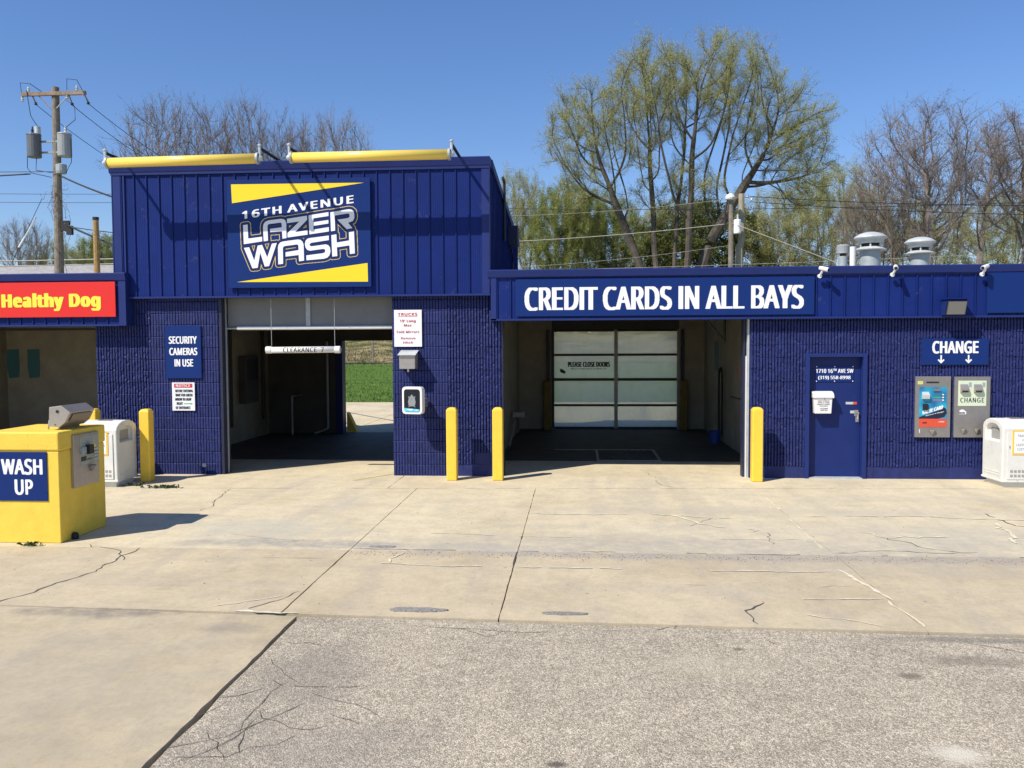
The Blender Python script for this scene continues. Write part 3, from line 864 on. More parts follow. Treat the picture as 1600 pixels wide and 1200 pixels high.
# service door ---------------------------------------------------------
m = MB()
m.box(3.79, 3.855, -0.03, 0.16, 0, 2.09); m.box(4.72, 4.785, -0.03, 0.16, 0, 2.09); m.box(3.857, 4.718, -0.03, 0.16, 2.03, 2.088)
part('door_frame', m, M['blue_trim'], B, bevel=0.004)
m = MB(); m.box(3.86, 4.715, -0.07, 0.13, 0.0, 0.018); part('threshold', m, M['galv_light'], B)
m = MB(); m.box(3.858, 4.717, 0.10, 0.145, 0.022, 2.027)
door = part('door', m, M['blue_door'], B, bevel=0.003)
m = MB(); m.box(4.62, 4.685, 0.088, 0.0998, 1.04, 1.14); m.tube([(4.67, 0.10, 1.10), (4.67, 0.035, 1.10), (4.66, 0.035, 0.995)], 0.016, 8); m.box(4.64, 4.69, 0.086, 0.0998, 0.94, 1.035)
part('handle', m, M['steel'], door)
m = MB(); m.box(4.555, 4.618, 0.09, 0.0998, 1.085, 1.13); part('lock_plate', m, M['galv_light'], door)
m = MB(); m.box(4.48, 4.635, 0.094, 0.0998, 1.235, 1.275); part('sticker', m, M['galv_light'], door)
m = MB(); m.box(4.60, 4.66, 0.091, 0.0938, 1.233, 1.277); part('sticker_tab', m, M['card_red'], door)
# overhead door of the tower bay, raised
m = MB(); m.box(-6.18, -3.20, 0.24, 0.28, 2.60, 3.14)
od = part('raised_overhead_door', m, M['panel_grey'], B)
m = MB(); m.box(-4.76, -4.68, 0.215, 0.238, 2.60, 3.10); part('stile', m, M['galv'], od)
m = MB(); m.tube([(-6.0, 0.215, 2.575), (-5.0, 0.215, 2.575), (-3.22, 0.215, 2.575)], 0.033, 12); part('bottom_tube', m, M['white_plastic'], od)
m = MB(); m.box(-6.2, -6.0, 0.20, 0.235, 2.555, 2.585); part('bottom_rail', m, M['galv'], od)
# rear overhead door of the self serve bay, closed, frosted panels
dx0, dx1, dz1 = -0.66, 2.66, 2.62
m = MB(); m.box(dx0 - 0.01, dx0 + 0.055, 8.10, 8.14, 0.02, dz1)
rd = part('rear_overhead_door', m, M['dark_steel'], B)
zr = [0.03, 0.63, 1.31, 1.96, 2.60]
for k, z in enumerate(zr):
    m = MB(); hh = (0.06, 0.058, 0.07, 0.058, 0.06)[k]; m.box(dx0 + 0.056, dx1 - 0.056, 8.10, 8.14, z - hh / 2, z + hh / 2); part('rail', m, M['black'], rd)
xm = 1.02
for (a, b) in ((xm - 0.045, xm + 0.045), (dx1 - 0.055, dx1 + 0.01)):
    m = MB(); m.box(a, b, 8.09, 8.135, 0.02, dz1); part('stile', m, M['steel_dark'], rd)
for k in range(4):
    for (a, b) in ((dx0 + 0.056, xm - 0.046), (xm + 0.046, dx1 - 0.056)):
        m = MB(); m.box(a, b, 8.115, 8.122, zr[k] + 0.023, zr[k + 1] - 0.023); part('pane', m, M['frosted'], rd)
for (a, b) in ((-0.80, -0.72), (2.70, 2.78)):
    m = MB(); m.box(a, b, 8.02, 8.10, 1.2, 2.62); part('track', m, M['dark_steel'], rd)


def floor_grate():
    t = thing('floor_drain_grate', 'dark drain grate with pale frame set in the floor of the self serve bay', 'drain grate', (1.0, 2.85, 0))
    m = MB(); m.box(-0.62, 0.62, -0.85, -0.80, 0, 0.012); m.box(-0.62, -0.57, -0.80, 0.85, 0, 0.012); m.box(0.57, 0.62, -0.80, 0.85, 0, 0.012); m.box(-0.57, 0.57, 0.80, 0.85, 0, 0.012); m.box(-1.5, -0.62, 0.80, 0.84, 0, 0.010)
    part('frame', m, M['steel_dark'], t)
    for k in range(9):
        m = MB(); m.box(-0.55 + k * 0.125, -0.50 + k * 0.125, -0.79, 0.79, 0, 0.008); part('bar', m, M['wet_floor'], t)


floor_grate()
m = MB()
m.add([(-3.30, -0.42, 0.004), (-3.19, -0.40, 0.004), (-3.02, 0.12, 0.004), (-3.10, 0.16, 0.004)], [(0, 1, 2, 3)])
lm = structure('floor_line', crack([(-3.75, -0.55), (-3.35, 0.0), (-3.2, 0.25)], 0.06, 0.0045, 5, 0.01), M['road_yellow'])

# ------------------------------------------------------------------ lettering and signs
_tx = {}
try:      # the sans serif that ships with Blender; its built-in face if it is missing
    import os
    FONT = bpy.data.fonts.load(os.path.join(bpy.utils.system_resource('DATAFILES'), 'fonts', 'NotoSansHebrew-Regular.woff2'))
except Exception:
    FONT = None


def glyphs(s, bold=0.0, space=1.0, shear=0.0):
    """flat mesh data of a line of text in the x-z plane, scaled to a unit box (0..1, 0..1)"""
    key = (s, bold, space, shear)
    if key in _tx: return _tx[key]
    caps = s.upper() == s and 'I' in s and FONT is not None
    cu = bpy.data.curves.new('text', 'FONT'); cu.body = s.replace('I', 'l') if caps else s      # a plain upright for the capital I
    cu.size = 1; cu.offset = bold; cu.space_character = space; cu.shear = shear
    cu.resolution_u = 4; cu.fill_mode = 'FRONT'
    if FONT: cu.font = FONT
    o = bpy.data.objects.new('text', cu); COL.objects.link(o)
    bpy.context.view_layer.update()
    me = o.to_mesh()
    vs = [tuple(v.co) for v in me.vertices]; fs = [tuple(p.vertices) for p in me.polygons]
    if caps:
        o.to_mesh_clear(); cu.body = 'H'; bpy.context.view_layer.update(); top = max(v.co.y for v in o.to_mesh().vertices)
        vs = [(v[0], min(v[1], top), v[2]) for v in vs]
    o.to_mesh_clear(); bpy.data.objects.remove(o); bpy.data.curves.remove(cu)
    x0 = min(v[0] for v in vs); x1 = max(v[0] for v in vs); y0 = min(v[1] for v in vs); y1 = max(v[1] for v in vs)
    _tx[key] = ([((v[0] - x0) / (x1 - x0), (v[1] - y0) / (y1 - y0)) for v in vs], fs)
    return _tx[key]


def put_text(mb, s, x0, x1, z0, z1, y, bold=0.02, space=1.0, slope=0.0, shear=0.0, face='-y'):
    """slope lifts the line along its length; face '-y' (towards the camera) or '+x'"""
    mb.marks = getattr(mb, 'marks', []) + [(len(mb.v), len(mb.f))]
    for (ua, ub, va, vb) in heavy(s, bold, space + bold * 2.2, shear, (x1 - x0) / (z1 - z0)):
        P = []
        for (u, v) in ((ua, va), (ub, va), (ub, vb), (ua, vb)):
            a = x0 + (x1 - x0) * u; b = z0 + (z1 - z0) * v + slope * (a - x0)
            P.append((a, y, b) if face == '-y' else (y, a, b))
        mb.add(P, [(0, 1, 2, 3)])


_hv = {}


def heavy(s, bold, space, shear, aspect, rows=44):
    """letters thickened and cut into thin horizontal strips (u0, u1, v0, v1) in a unit box"""
    key = (s, bold, space, shear, round(aspect, 2))
    if key in _hv: return _hv[key]
    vs, fs = glyphs(s, 0.0, space, shear)
    cols = int(min(2400, max(60, rows * aspect * 1.3)))
    fx = bold * 1.75 / aspect; fz = bold * 0.75            # growth in unit-box terms
    V = np.array(vs); V[:, 0] = fx + V[:, 0] * (1 - 2 * fx); V[:, 1] = fz + V[:, 1] * (1 - 2 * fz)
    gu = (np.arange(cols) + 0.5) / cols; gv = (np.arange(rows) + 0.5) / rows
    G = np.zeros((rows, cols), bool)
    for f in fs:
        for k in range(1, len(f) - 1):
            t = V[[f[0], f[k], f[k + 1]]]
            i0, i1 = np.searchsorted(gu, [t[:, 0].min() - 1e-6, t[:, 0].max() + 1e-6]); j0, j1 = np.searchsorted(gv, [t[:, 1].min() - 1e-6, t[:, 1].max() + 1e-6])
            if i1 <= i0 or j1 <= j0: continue
            X = gu[None, i0:i1]; Y = gv[j0:j1, None]
            def side(a, b): return (b[0] - a[0]) * (Y - a[1]) - (b[1] - a[1]) * (X - a[0])
            d = (side(t[0], t[1]), side(t[1], t[2]), side(t[2], t[0])); e_ = 1e-9
            G[j0:j1, i0:i1] |= ((d[0] >= -e_) & (d[1] >= -e_) & (d[2] >= -e_)) | ((d[0] <= e_) & (d[1] <= e_) & (d[2] <= e_))
    rx, rz = fx * cols, fz * rows
    H = G.copy()
    for dj in range(-int(rz), int(rz) + 1):
        w = int(round(rx * math.sqrt(max(0, 1 - (dj / (rz + 1e-6)) ** 2)))) if rz >= 1 else int(round(rx))
        for di in range(-w, w + 1):
            S = np.zeros_like(G); S[max(0, dj):rows + min(0, dj), max(0, di):cols + min(0, di)] = G[max(0, -dj):rows - max(0, dj), max(0, -di):cols - max(0, di)]
            H |= S
    out = []; open_ = {}
    for j in range(rows + 1):
        runs = set()
        if j < rows:
            d = np.diff(np.concatenate([[0], H[j].astype(int), [0]])); runs = set(zip(np.where(d == 1)[0].tolist(), np.where(d == -1)[0].tolist()))
        for k in list(open_):
            if k not in runs: out.append((k[0] / cols, k[1] / cols, open_.pop(k) / rows, j / rows))
        for k in runs: open_.setdefault(k, j)
    _hv[key] = out
    return out


def flat(me_name, mb, mt, parent, loc=None):
    mk = getattr(mb, 'marks', [])
    if len(mk) > 1 and mk[0] == (0, 0):          # every line of print is a part of its own
        mk = mk + [(len(mb.v), len(mb.f))]
        for (v0, f0), (v1, f1) in zip(mk, mk[1:]):
            q = MB(); q.v = mb.v[v0:v1]; q.f = [tuple(i - v0 for i in f) for f in mb.f[f0:f1]]
            o = flat(me_name, q, mt, parent, loc)
        return o
    me = bpy.data.meshes.new(me_name); me.from_pydata(mb.v, [], mb.f); me.update()
    return link(me_name, me, mt, parent, loc)


def board(name, label, cat, x0, x1, z0, z1, y, mt, th=0.02, bevel=0.002, group=None):
    """a flat sign board, back at y + th, origin at its lower left front corner"""
    m = MB(); m.box(0, x1 - x0, 0, th, 0, z1 - z0)
    o = link(name, m.mesh(name), mt, None, loc=(x0, y, z0), bevel=bevel)
    return tag(o, label, cat, group)


def poly_mb(pts_list, y):
    m = MB()
    for p in pts_list:
        n = len(m.v); m.v += [(a, y, b) for a, b in p]; m.f.append(tuple(range(n, n + len(p))))
    return m


# CREDIT CARDS sign
s1 = board('bay_sign', 'long blue sign reading CREDIT CARDS IN ALL BAYS on the low fascia', 'sign', -1.03, 3.88, 2.735, 3.355, FY - 0.05, M['sign_blue'], 0.02)
m = MB(); put_text(m, 'CREDIT CARDS IN ALL BAYS', 0.15, 4.74, 0.085, 0.49, -0.004, 0.028, 0.97); flat('lettering', m, M['sign_white'], s1)
s1b = board('blank_sign', 'plain blue sign board at the right end of the low fascia', 'sign', 6.61, 9.3, 2.735, 3.385, FY - 0.05, M['sign_blue'], 0.02)
# Healthy Dog banner
s2 = board('dog_wash_sign', 'red banner with yellow words Healthy Dog on the left fascia', 'sign', -13.0, -7.97, 2.78, 3.385, FY - 0.16, M['sign_red'], 0.02)
m = MB(); put_text(m, 'Healthy Dog', -10.04 + 13.0, -8.23 + 13.0, 0.10, 0.425, -0.004, 0.05, 1.06); flat('lettering', m, M['sign_lemon'], s2)
# security cameras sign
s3 = board('security_sign', 'upright blue sign SECURITY CAMERAS IN USE on the left block pier', 'sign', -7.215, -6.565, 1.70, 2.625, -0.03, M['sign_blue'], 0.018)
m = MB()
put_text(m, 'SECURITY', 0.07, 0.58, 0.605, 0.735, -0.004, 0.034, 0.97); put_text(m, 'CAMERAS', 0.075, 0.585, 0.405, 0.535, -0.004, 0.034, 0.97); put_text(m, 'IN USE', 0.165, 0.505, 0.205, 0.335, -0.004, 0.034, 0.97)
flat('lettering', m, M['sign_white'], s3)
# notice
s4 = board('notice_sign', 'small white NOTICE sign with red heading below the security sign', 'sign', -7.11, -6.70, 1.13, 1.625, -0.025, M['sign_white'], 0.012)
m = MB(); m.add([(0.04, -0.003, 0.405), (0.37, -0.003, 0.405), (0.37, -0.003, 0.475), (0.04, -0.003, 0.475)], [(0, 1, 2, 3)]); flat('heading_band', m, mat('notice_red', (0.55, 0.03, 0.04), 0.5), s4)
m = MB(); put_text(m, 'NOTICE', 0.075, 0.335, 0.417, 0.465, -0.006, 0.03, 1.1); flat('heading', m, M['sign_white'], s4)
m = MB()
for k, (t, a, b) in enumerate((('BEFORE ENTERING', 0.06, 0.38), ('WAIT FOR GREEN', 0.06, 0.37), ('ARROW TO LIGHT', 0.05, 0.35), ('RIGHT', 0.08, 0.19), ('OF ENTERANCE', 0.06, 0.33))):
    put_text(m, t, a, b, 0.325 - k * 0.074, 0.372 - k * 0.074, -0.004, 0.035)
flat('lettering', m, M['text_black'], s4)
m = MB(); m.add([(0.21, -0.004, 0.118), (0.33, -0.004, 0.118), (0.33, -0.004, 0.13), (0.21, -0.004, 0.13), (0.33, -0.004, 0.107), (0.37, -0.004, 0.124), (0.33, -0.004, 0.141)], [(0, 1, 2, 3), (4, 5, 6)]); flat('arrow', m, M['text_green'], s4)
# trucks sign
s5 = board('trucks_sign', 'white sign with red TRUCKS rules on the middle block pier', 'sign', -3.135, -2.655, 2.235, 2.865, -0.025, M['sign_white'], 0.012)
m = MB(); put_text(m, 'TRUCKS', 0.065, 0.405, 0.53, 0.58, -0.004, 0.045, 1.1); flat('heading', m, mat('trucks_red', (0.58, 0.03, 0.05), 0.5), s5)
m = MB()
put_text(m, "19' Long", 0.10, 0.375, 0.405, 0.465, -0.004, 0.03, 1.05); put_text(m, 'Max', 0.17, 0.305, 0.345, 0.39, -0.004, 0.03, 1.05); put_text(m, 'Fold Mirrors', 0.045, 0.435, 0.232, 0.278, -0.004, 0.03, 1.05)
put_text(m, 'Remove', 0.115, 0.37, 0.125, 0.165, -0.004, 0.03, 1.05); put_text(m, 'Hitch', 0.155, 0.325, 0.05, 0.095, -0.004, 0.03, 1.05)
flat('lettering', m, M['text_red'], s5)
m = MB(); m.add([(0.065, -0.004, 0.515), (0.405, -0.004, 0.515), (0.405, -0.004, 0.52), (0.065, -0.004, 0.52)], [(0, 1, 2, 3)]); flat('underline', m, M['text_red'], s5)
# change sign
s6 = board('change_sign', 'blue sign reading CHANGE with two arrows above the vending panels', 'sign', 5.645, 6.705, 1.895, 2.325, -0.03, M['sign_blue'], 0.018)
m = MB(); put_text(m, 'CHANGE', 0.165, 0.90, 0.185, 0.39, -0.004, 0.034, 0.97)
flat('lettering', m, M['sign_white'], s6)
for ax in (0.31, 0.745):
    m = MB(); m.add([(ax - 0.012, -0.004, 0.05), (ax + 0.012, -0.004, 0.05), (ax + 0.012, -0.004, 0.16), (ax - 0.012, -0.004, 0.16)], [(0, 1, 2, 3)])
    m.add([(ax, -0.005, 0.022), (ax + 0.055, -0.005, 0.078), (ax + 0.038, -0.005, 0.094), (ax, -0.005, 0.057), (ax - 0.038, -0.005, 0.094), (ax - 0.055, -0.005, 0.078)], [(0, 1, 2, 3), (0, 3, 4, 5)])
    flat('arrow', m, M['sign_white'], s6)
# address plate
s7 = board('address_plate', 'blue plate with white street number and phone number on the service door', 'sign', 3.985, 4.60, 1.615, 1.875, 0.088, M['sign_blue'], 0.010)
m = MB(); put_text(m, '1710 16', 0.0, 0.275, 0.145, 0.215, -0.004, 0.030); put_text(m, 'TH', 0.28, 0.335, 0.18, 0.217, -0.004, 0.05); put_text(m, 'AVE SW', 0.355, 0.61, 0.145, 0.215, -0.004, 0.030)
put_text(m, '(319) 558-8998', 0.035, 0.565, 0.03, 0.10, -0.004, 0.030); flat('lettering', m, M['sign_white'], s7)
for px in (0.01, 0.305, 0.60):
    for pz in (0.008, 0.252):
        m = MB(); m.lathe([(0.009, 0), (0.009, 0.005)], n=8)
        o = part('screw', m, M['sign_white'], s7, loc=(px, 0, pz)); o.rotation_euler = (math.radians(90), 0, 0)

# main logo sign on the tower --------------------------------------
LX, LZ = -5.97, 3.26
s8 = board('tower_sign', 'large blue 16TH AVENUE LAZER WASH sign with yellow wedges on the tower', 'sign', -5.985, -3.49, 3.26, 5.10, FY - 0.065, M['sign_blue'], 0.03)
SX, SZ = -5.985, 3.26


def from_sheet(u, v):
    """coordinates measured on the enlarged sheet of the logo -> metres on the board"""
    return (-5.885 + u / 1600 * 2.29 - SX, 4.775 - v / 937 * 1.30 - u / 1600 * 0.03 + 0.01 - SZ)


def wide(a, b): return from_sheet(a / 4.8 * 7.805 - 117.1 + 0, b / 4.8 * 7.805 - 702.5)   # from the wider sheet (x from 350, y from 220)


m = poly_mb([[wide(63, 325), wide(68, 467), wide(1060, 318)]], -0.003); flat('wedge', m, M['sign_yellow'], s8)
m = poly_mb([[wide(92, 1063), wide(1078, 1057), wide(1076, 917)]], -0.003); flat('wedge', m, M['sign_yellow'], s8)
LET = {
    'L': [(125, 325), (182, 318), (186, 490), (357, 468), (357, 525), (130, 560)],
    'A': [(375, 525), (370, 350), (378, 312), (400, 284), (440, 268), (590, 250), (625, 254), (645, 272), (655, 305), (655, 485), (605, 493), (602, 402), (458, 413), (455, 372), (600, 353), (598, 308), (588, 296), (445, 313), (430, 322), (425, 340), (428, 517)],
    'Z': [(665, 250), (908, 212), (910, 262), (762, 412), (912, 390), (913, 443), (668, 478), (668, 425), (815, 282), (665, 303)],
    'E': [(928, 208), (1170, 170), (1170, 217), (985, 245), (985, 292), (1168, 265), (1168, 308), (985, 337), (985, 382), (1172, 352), (1172, 405), (935, 440)],
    'R': [(1192, 172), (1415, 135), (1450, 140), (1474, 162), (1482, 195), (1482, 240), (1465, 278), (1405, 300), (1458, 365), (1388, 378), (1275, 262), (1400, 244), (1424, 230), (1424, 200), (1408, 187), (1245, 212), (1248, 395), (1197, 403)],
    'W': [(130, 605), (195, 597), (255, 760), (300, 577), (355, 568), (415, 720), (475, 552), (535, 545), (435, 828), (382, 835), (330, 665), (295, 850), (230, 857)],
    'A2': [(548, 808), (548, 600), (556, 565), (578, 538), (615, 526), (790, 502), (825, 506), (850, 530), (862, 565), (865, 760), (803, 770), (800, 692), (640, 712), (640, 658), (800, 632), (798, 575), (785, 562), (630, 583), (614, 592), (608, 612), (608, 800)],
    'S': [(1170, 455), (1170, 510), (955, 543), (936, 558), (938, 578), (958, 586), (1130, 562), (1162, 572), (1182, 600), (1187, 650), (1175, 695), (1148, 724), (1105, 738), (893, 757), (893, 697), (1095, 670), (1118, 660), (1125, 640), (1118, 622), (1100, 617), (940, 640), (905, 630), (885, 600), (877, 555), (888, 515), (912, 492), (945, 484)],
    'H': [(1200, 450), (1262, 440), (1265, 540), (1415, 515), (1413, 415), (1475, 405), (1482, 672), (1422, 680), (1418, 575), (1265, 598), (1270, 705), (1208, 712)],
}


def halo_strips(polys, r, y, nx=640, nz=340):
    """union of the shapes grown by r, built as thin horizontal strips"""
    x0, x1, z0, z1 = 0.02, 2.35, 0.10, 1.62
    gx = np.linspace(x0, x1, nx); gz = np.linspace(z0, z1, nz)
    X, Z = np.meshgrid(gx, gz)
    inside = np.zeros(X.shape, bool)
    for p in polys:
        P = np.array(p); Q = np.roll(P, -1, 0); ins = np.zeros(X.shape, bool); dmin = np.full(X.shape, 9.0)
        for (ax, az), (bx, bz) in zip(P, Q):
            c = ((az > Z) != (bz > Z)) & (X < (bx - ax) * (Z - az) / (bz - az + 1e-12) + ax); ins ^= c
            L2 = (bx - ax) ** 2 + (bz - az) ** 2
            t = np.clip(((X - ax) * (bx - ax) + (Z - az) * (bz - az)) / L2, 0, 1)
            dmin = np.minimum(dmin, np.hypot(X - ax - t * (bx - ax), Z - az - t * (bz - az)))
        inside |= ins | (dmin < r)
    m = MB(); dz = gz[1] - gz[0]
    for j in range(nz):
        row = np.concatenate([[0], inside[j].astype(int), [0]]); d = np.diff(row)
        for a, b in zip(np.where(d == 1)[0], np.where(d == -1)[0]):
            xa, xb = gx[a] - 0.0018, gx[min(b, nx) - 1] + 0.0018; z = gz[j]
            m.add([(xa, y, z - dz / 2), (xb, y, z - dz / 2), (xb, y, z + dz / 2), (xa, y, z + dz / 2)], [(0, 1, 2, 3)])
    return m


letters = [[from_sheet(*p) for p in L] for L in LET.values()]
flat('logo_outline', halo_strips(letters, 0.056, -0.003), M['gold'], s8)
flat('logo_outline', halo_strips(letters, 0.046, -0.0045), M['logo_navy'], s8)
flat('logo_backing', halo_strips(letters, 0.020, -0.006), M['sign_blue'], s8)
for L in letters:
    flat('letter', poly_mb([list(reversed(L))], -0.0075), M['sign_white'], s8)
m = MB()
# 16TH AVENUE climbs to the right
a0 = from_sheet(115, 255); a1 = from_sheet(1475, 62); h = 0.138
sl = (a1[1] - a0[1]) / (a1[0] - a0[0])
w1 = from_sheet(600, 0)[0]; w2 = from_sheet(668, 0)[0]
put_text(m, '16TH', a0[0], w1, a0[1], a0[1] + h, -0.004, 0.048, 1.12, slope=sl)
put_text(m, 'AVENUE', w2, a1[0], a0[1] + sl * (w2 - a0[0]), a0[1] + sl * (w2 - a0[0]) + h, -0.004, 0.048, 1.12, slope=sl)
flat('lettering', m, M['sign_white'], s8)

# ------------------------------------------------------------------ yellow tube lights above the tower
def tube_light(x0, x1, label, left_tilt=0.0):
    t = thing('tube_light', label, 'tube light', (x0, -0.77, 5.325), group='yellow tube lights above the tower parapet')
    L = x1 - x0
    m = MB(); m.tube([(0.0, 0, -left_tilt), (L, 0, 0)], 0.082, 24); part('tube', m, M['yellow_tube'], t, smooth=False).data.polygons.foreach_set('use_smooth', [True] * 24 + [False] * 2)
    for x, z in ((0, -left_tilt), (L, 0)):
        s = -1 if x == 0 else 1
        m = MB(); m.tube([(x, 0, z), (x + s * 0.035, 0, z)], 0.095, 18); part('end_collar', m, M['galv'], t)
        m = MB(); m.tube([(x + s * 0.036, 0, z), (x + s * 0.075, 0, z + 0.005), (x + s * 0.10, 0, z + 0.01)], [0.05, 0.045, 0.02], 12)
        m.tube([(x + s * 0.055, 0, z + 0.03), (x + s * 0.055, 0, z + 0.20)], 0.022, 8)
        m.lathe([(0.012, 0.0), (0.035, 0.012), (0.035, 0.03), (0.012, 0.045)], (x + s * 0.055, 0, z + 0.19), 10)
        part('bracket', m, M['galv_light'], t)
        m = MB(); m.tube([(x + s * 0.055, 0.01, z + 0.165), (x + s * 0.055, 1.3, z + 0.155)], 0.026, 8); part('strut', m, M['black'], t)
    return t


tube_light(-7.74, -5.22, 'long yellow tube light over the left half of the tower parapet', 0.02)
tube_light(-4.62, -2.06, 'long yellow tube light over the right half of the tower parapet')

# ------------------------------------------------------------------ fixtures on the walls
def security_camera(x, z, label, aim):
    t = thing('security_camera', label, 'camera', (x, -0.18, z), group='white cameras along the low roof edge')
    m = MB(); m.tube([(0, 0, -0.085), (0, -0.03, -0.085)], 0.035, 12); m.tube([(0, -0.02, -0.085), (0.015, -0.07, -0.03), (0.02 , -0.09, 0.0)], 0.018, 8); part('mount', m, M['white_plastic'], t)
    d = Vector((math.sin(aim), -math.cos(aim), -0.28)).normalized(); c = Vector((0.02, -0.10, 0.03))
    m = MB(); m.tube([c - d * 0.05, c + d * 0.09, c + d * 0.10], [0.033, 0.038, 0.034], 14); part('housing', m, M['white_plastic'], t)
    m = MB(); m.tube([c + d * 0.1005, c + d * 0.104], 0.028, 12); part('lens', m, M['black'], t)


security_camera(3.95, 3.44, 'small white camera at the right end of the CREDIT CARDS sign', 0.9)
security_camera(5.10, 3.45, 'small white camera on the roof edge left of the wall light', -0.3)
security_camera(6.50, 3.44, 'small white camera on the roof edge right of the wall light', -0.9)


def wall_light():
    t = thing('wall_light', 'blue hooded flood light with glass front on the low fascia', 'wall light', (6.06, -0.13, 2.70))
    m = MB(); m.prism([(0, 0.0), (0, 0.25), (-0.20, 0.25), (-0.22, 0.235), (-0.14, 0.01)], 'x', -0.16, 0.16)
    part('housing', m, M['blue_trim'], t, bevel=0.004)
    m = MB(); m.prism([(-0.227, 0.215), (-0.15, 0.015), (-0.158, 0.012), (-0.236, 0.213)], 'x', -0.145, 0.145); part('lens', m, M['lens'], t)
    m = MB(); m.prism([(0.0, 0.252), (-0.245, 0.252), (-0.25, 0.27), (0.0, 0.285)], 'x', -0.18, 0.18); part('hood', m, M['blue_metal'], t)
    for a in (-0.152, 0.146):
        m = MB(); m.prism([(-0.232, 0.222), (-0.152, 0.008), (-0.162, 0.004), (-0.245, 0.22)], 'x', a, a + 0.006); part('frame_edge', m, M['black'], t)


wall_light()


def box_light():
    t = thing('flood_light_box', 'grey box light with sloped lid below the TRUCKS sign', 'wall light', (-2.86, 0, 1.86))
    m = MB(); m.box(-0.145, 0.125, -0.26, -0.005, 0.0, 0.235); part('housing', m, M['steel'], t, bevel=0.006)
    m = MB(); m.prism([(0.0, 0.315), (-0.30, 0.242), (-0.30, 0.232), (0.0, 0.305)], 'x', -0.165, 0.145); part('lid', m, M['galv_light'], t)
    m = MB(); m.box(0.126, 0.136, -0.20, -0.005, 0.0, 0.26); part('side_plate', m, M['steel_dark'], t)
    m = MB(); m.box(-0.03, 0.0, -0.16, -0.12, -0.055, -0.001); part('sensor', m, M['galv_light'], t)


box_light()


def rounded(w, h, r, n=5, cx=0, cz=0):
    P = []
    for (sx, sz, a0) in ((1, 1, 0), (-1, 1, 90), (-1, -1, 180), (1, -1, 270)):
        for k in range(n + 1):
            a = math.radians(a0 + 90 * k / n); P.append((cx + sx * (w / 2 - r) + r * math.cos(a), cz + sz * (h / 2 - r) + r * math.sin(a)))
    return P


def pay_terminal():
    t = thing('pay_terminal', 'white rounded pay station with dark screen on the middle pier', 'pay station', (-2.735, -0.36, 1.335))
    t.rotation_euler = (0, 0, math.radians(-14))
    m = MB(); m.prism(rounded(0.37, 0.46, 0.06), 'y', -0.09, 0.03); part('housing', m, M['white_plastic'], t, bevel=0.012)
    m = MB(); m.prism(rounded(0.29, 0.38, 0.045), 'y', -0.096, -0.0905); part('screen', m, mat('screen_black', (0.015, 0.018, 0.025), 0.15), t)
    m = MB(); m.prism([(-0.14, -0.125), (0.14, -0.145), (0.14, -0.16), (0.125, -0.185), (-0.125, -0.185), (-0.14, -0.16)], 'y', -0.099, -0.0965); part('water_band', m, M['cyan'], t)
    m = MB(); m.add([(-0.10, -0.1005, -0.15), (-0.02, -0.1005, -0.165), (0.03, -0.1005, -0.15), (0.0, -0.1005, -0.14), (0.05, -0.1005, -0.165), (0.12, -0.1005, -0.16), (0.08, -0.1005, -0.148)], [(0, 1, 2, 3), (4, 5, 6)]); flat('splash', m, M['sign_white'], t)
    m = MB()
    body = [(0, 0.105), (0.03, 0.075), (0.055, 0.03), (0.07, -0.02), (0.062, -0.07), (0.035, -0.095), (-0.035, -0.095), (-0.062, -0.07), (-0.07, -0.02), (-0.055, 0.03), (-0.03, 0.075)]
    n0 = len(m.v); m.v += [(a, -0.098, b + 0.0) for a, b in body]; m.f.append(tuple(reversed(range(n0, n0 + len(body)))))
    for (a, b) in ((0.055, 0.062), (-0.055, 0.062), (0.052, -0.10), (-0.052, -0.10)):
        sx = math.copysign(1, a); sz = math.copysign(1, b)
        m.add([(a + sx * 0.012, -0.0975, b + sz * 0.014), (a - sx * 0.025, -0.0975, b - sz * 0.005), (a, -0.0975, b - sz * 0.035)], [(0, 1, 2)])
    flat('emblem', m, M['emblem'], t)
    m = MB()
    for (a, b, c, d) in ((-0.06, 0.03, 0.05, -0.07), (0.06, 0.03, -0.05, -0.07), (-0.065, -0.03, 0.0, 0.07), (0.065, -0.03, 0.0, 0.07), (-0.05, -0.03, 0.0, -0.09), (0.05, -0.03, 0.0, -0.09)):
        dx, dz = c - a, d - b; L = math.hypot(dx, dz); nx, nz = -dz / L * 0.0025, dx / L * 0.0025
        m.add([(a + nx, -0.0985, b + nz), (a - nx, -0.0985, b - nz), (c - nx, -0.0985, d - nz), (c + nx, -0.0985, d + nz)], [(0, 1, 2, 3)])
    flat('emblem_line', m, M['galv'], t)
    m = MB(); m.box(-0.10, 0.10, 0.032, 0.34, -0.13, 0.02); part('wall_arm', m, M['steel_dark'], t)


pay_terminal()


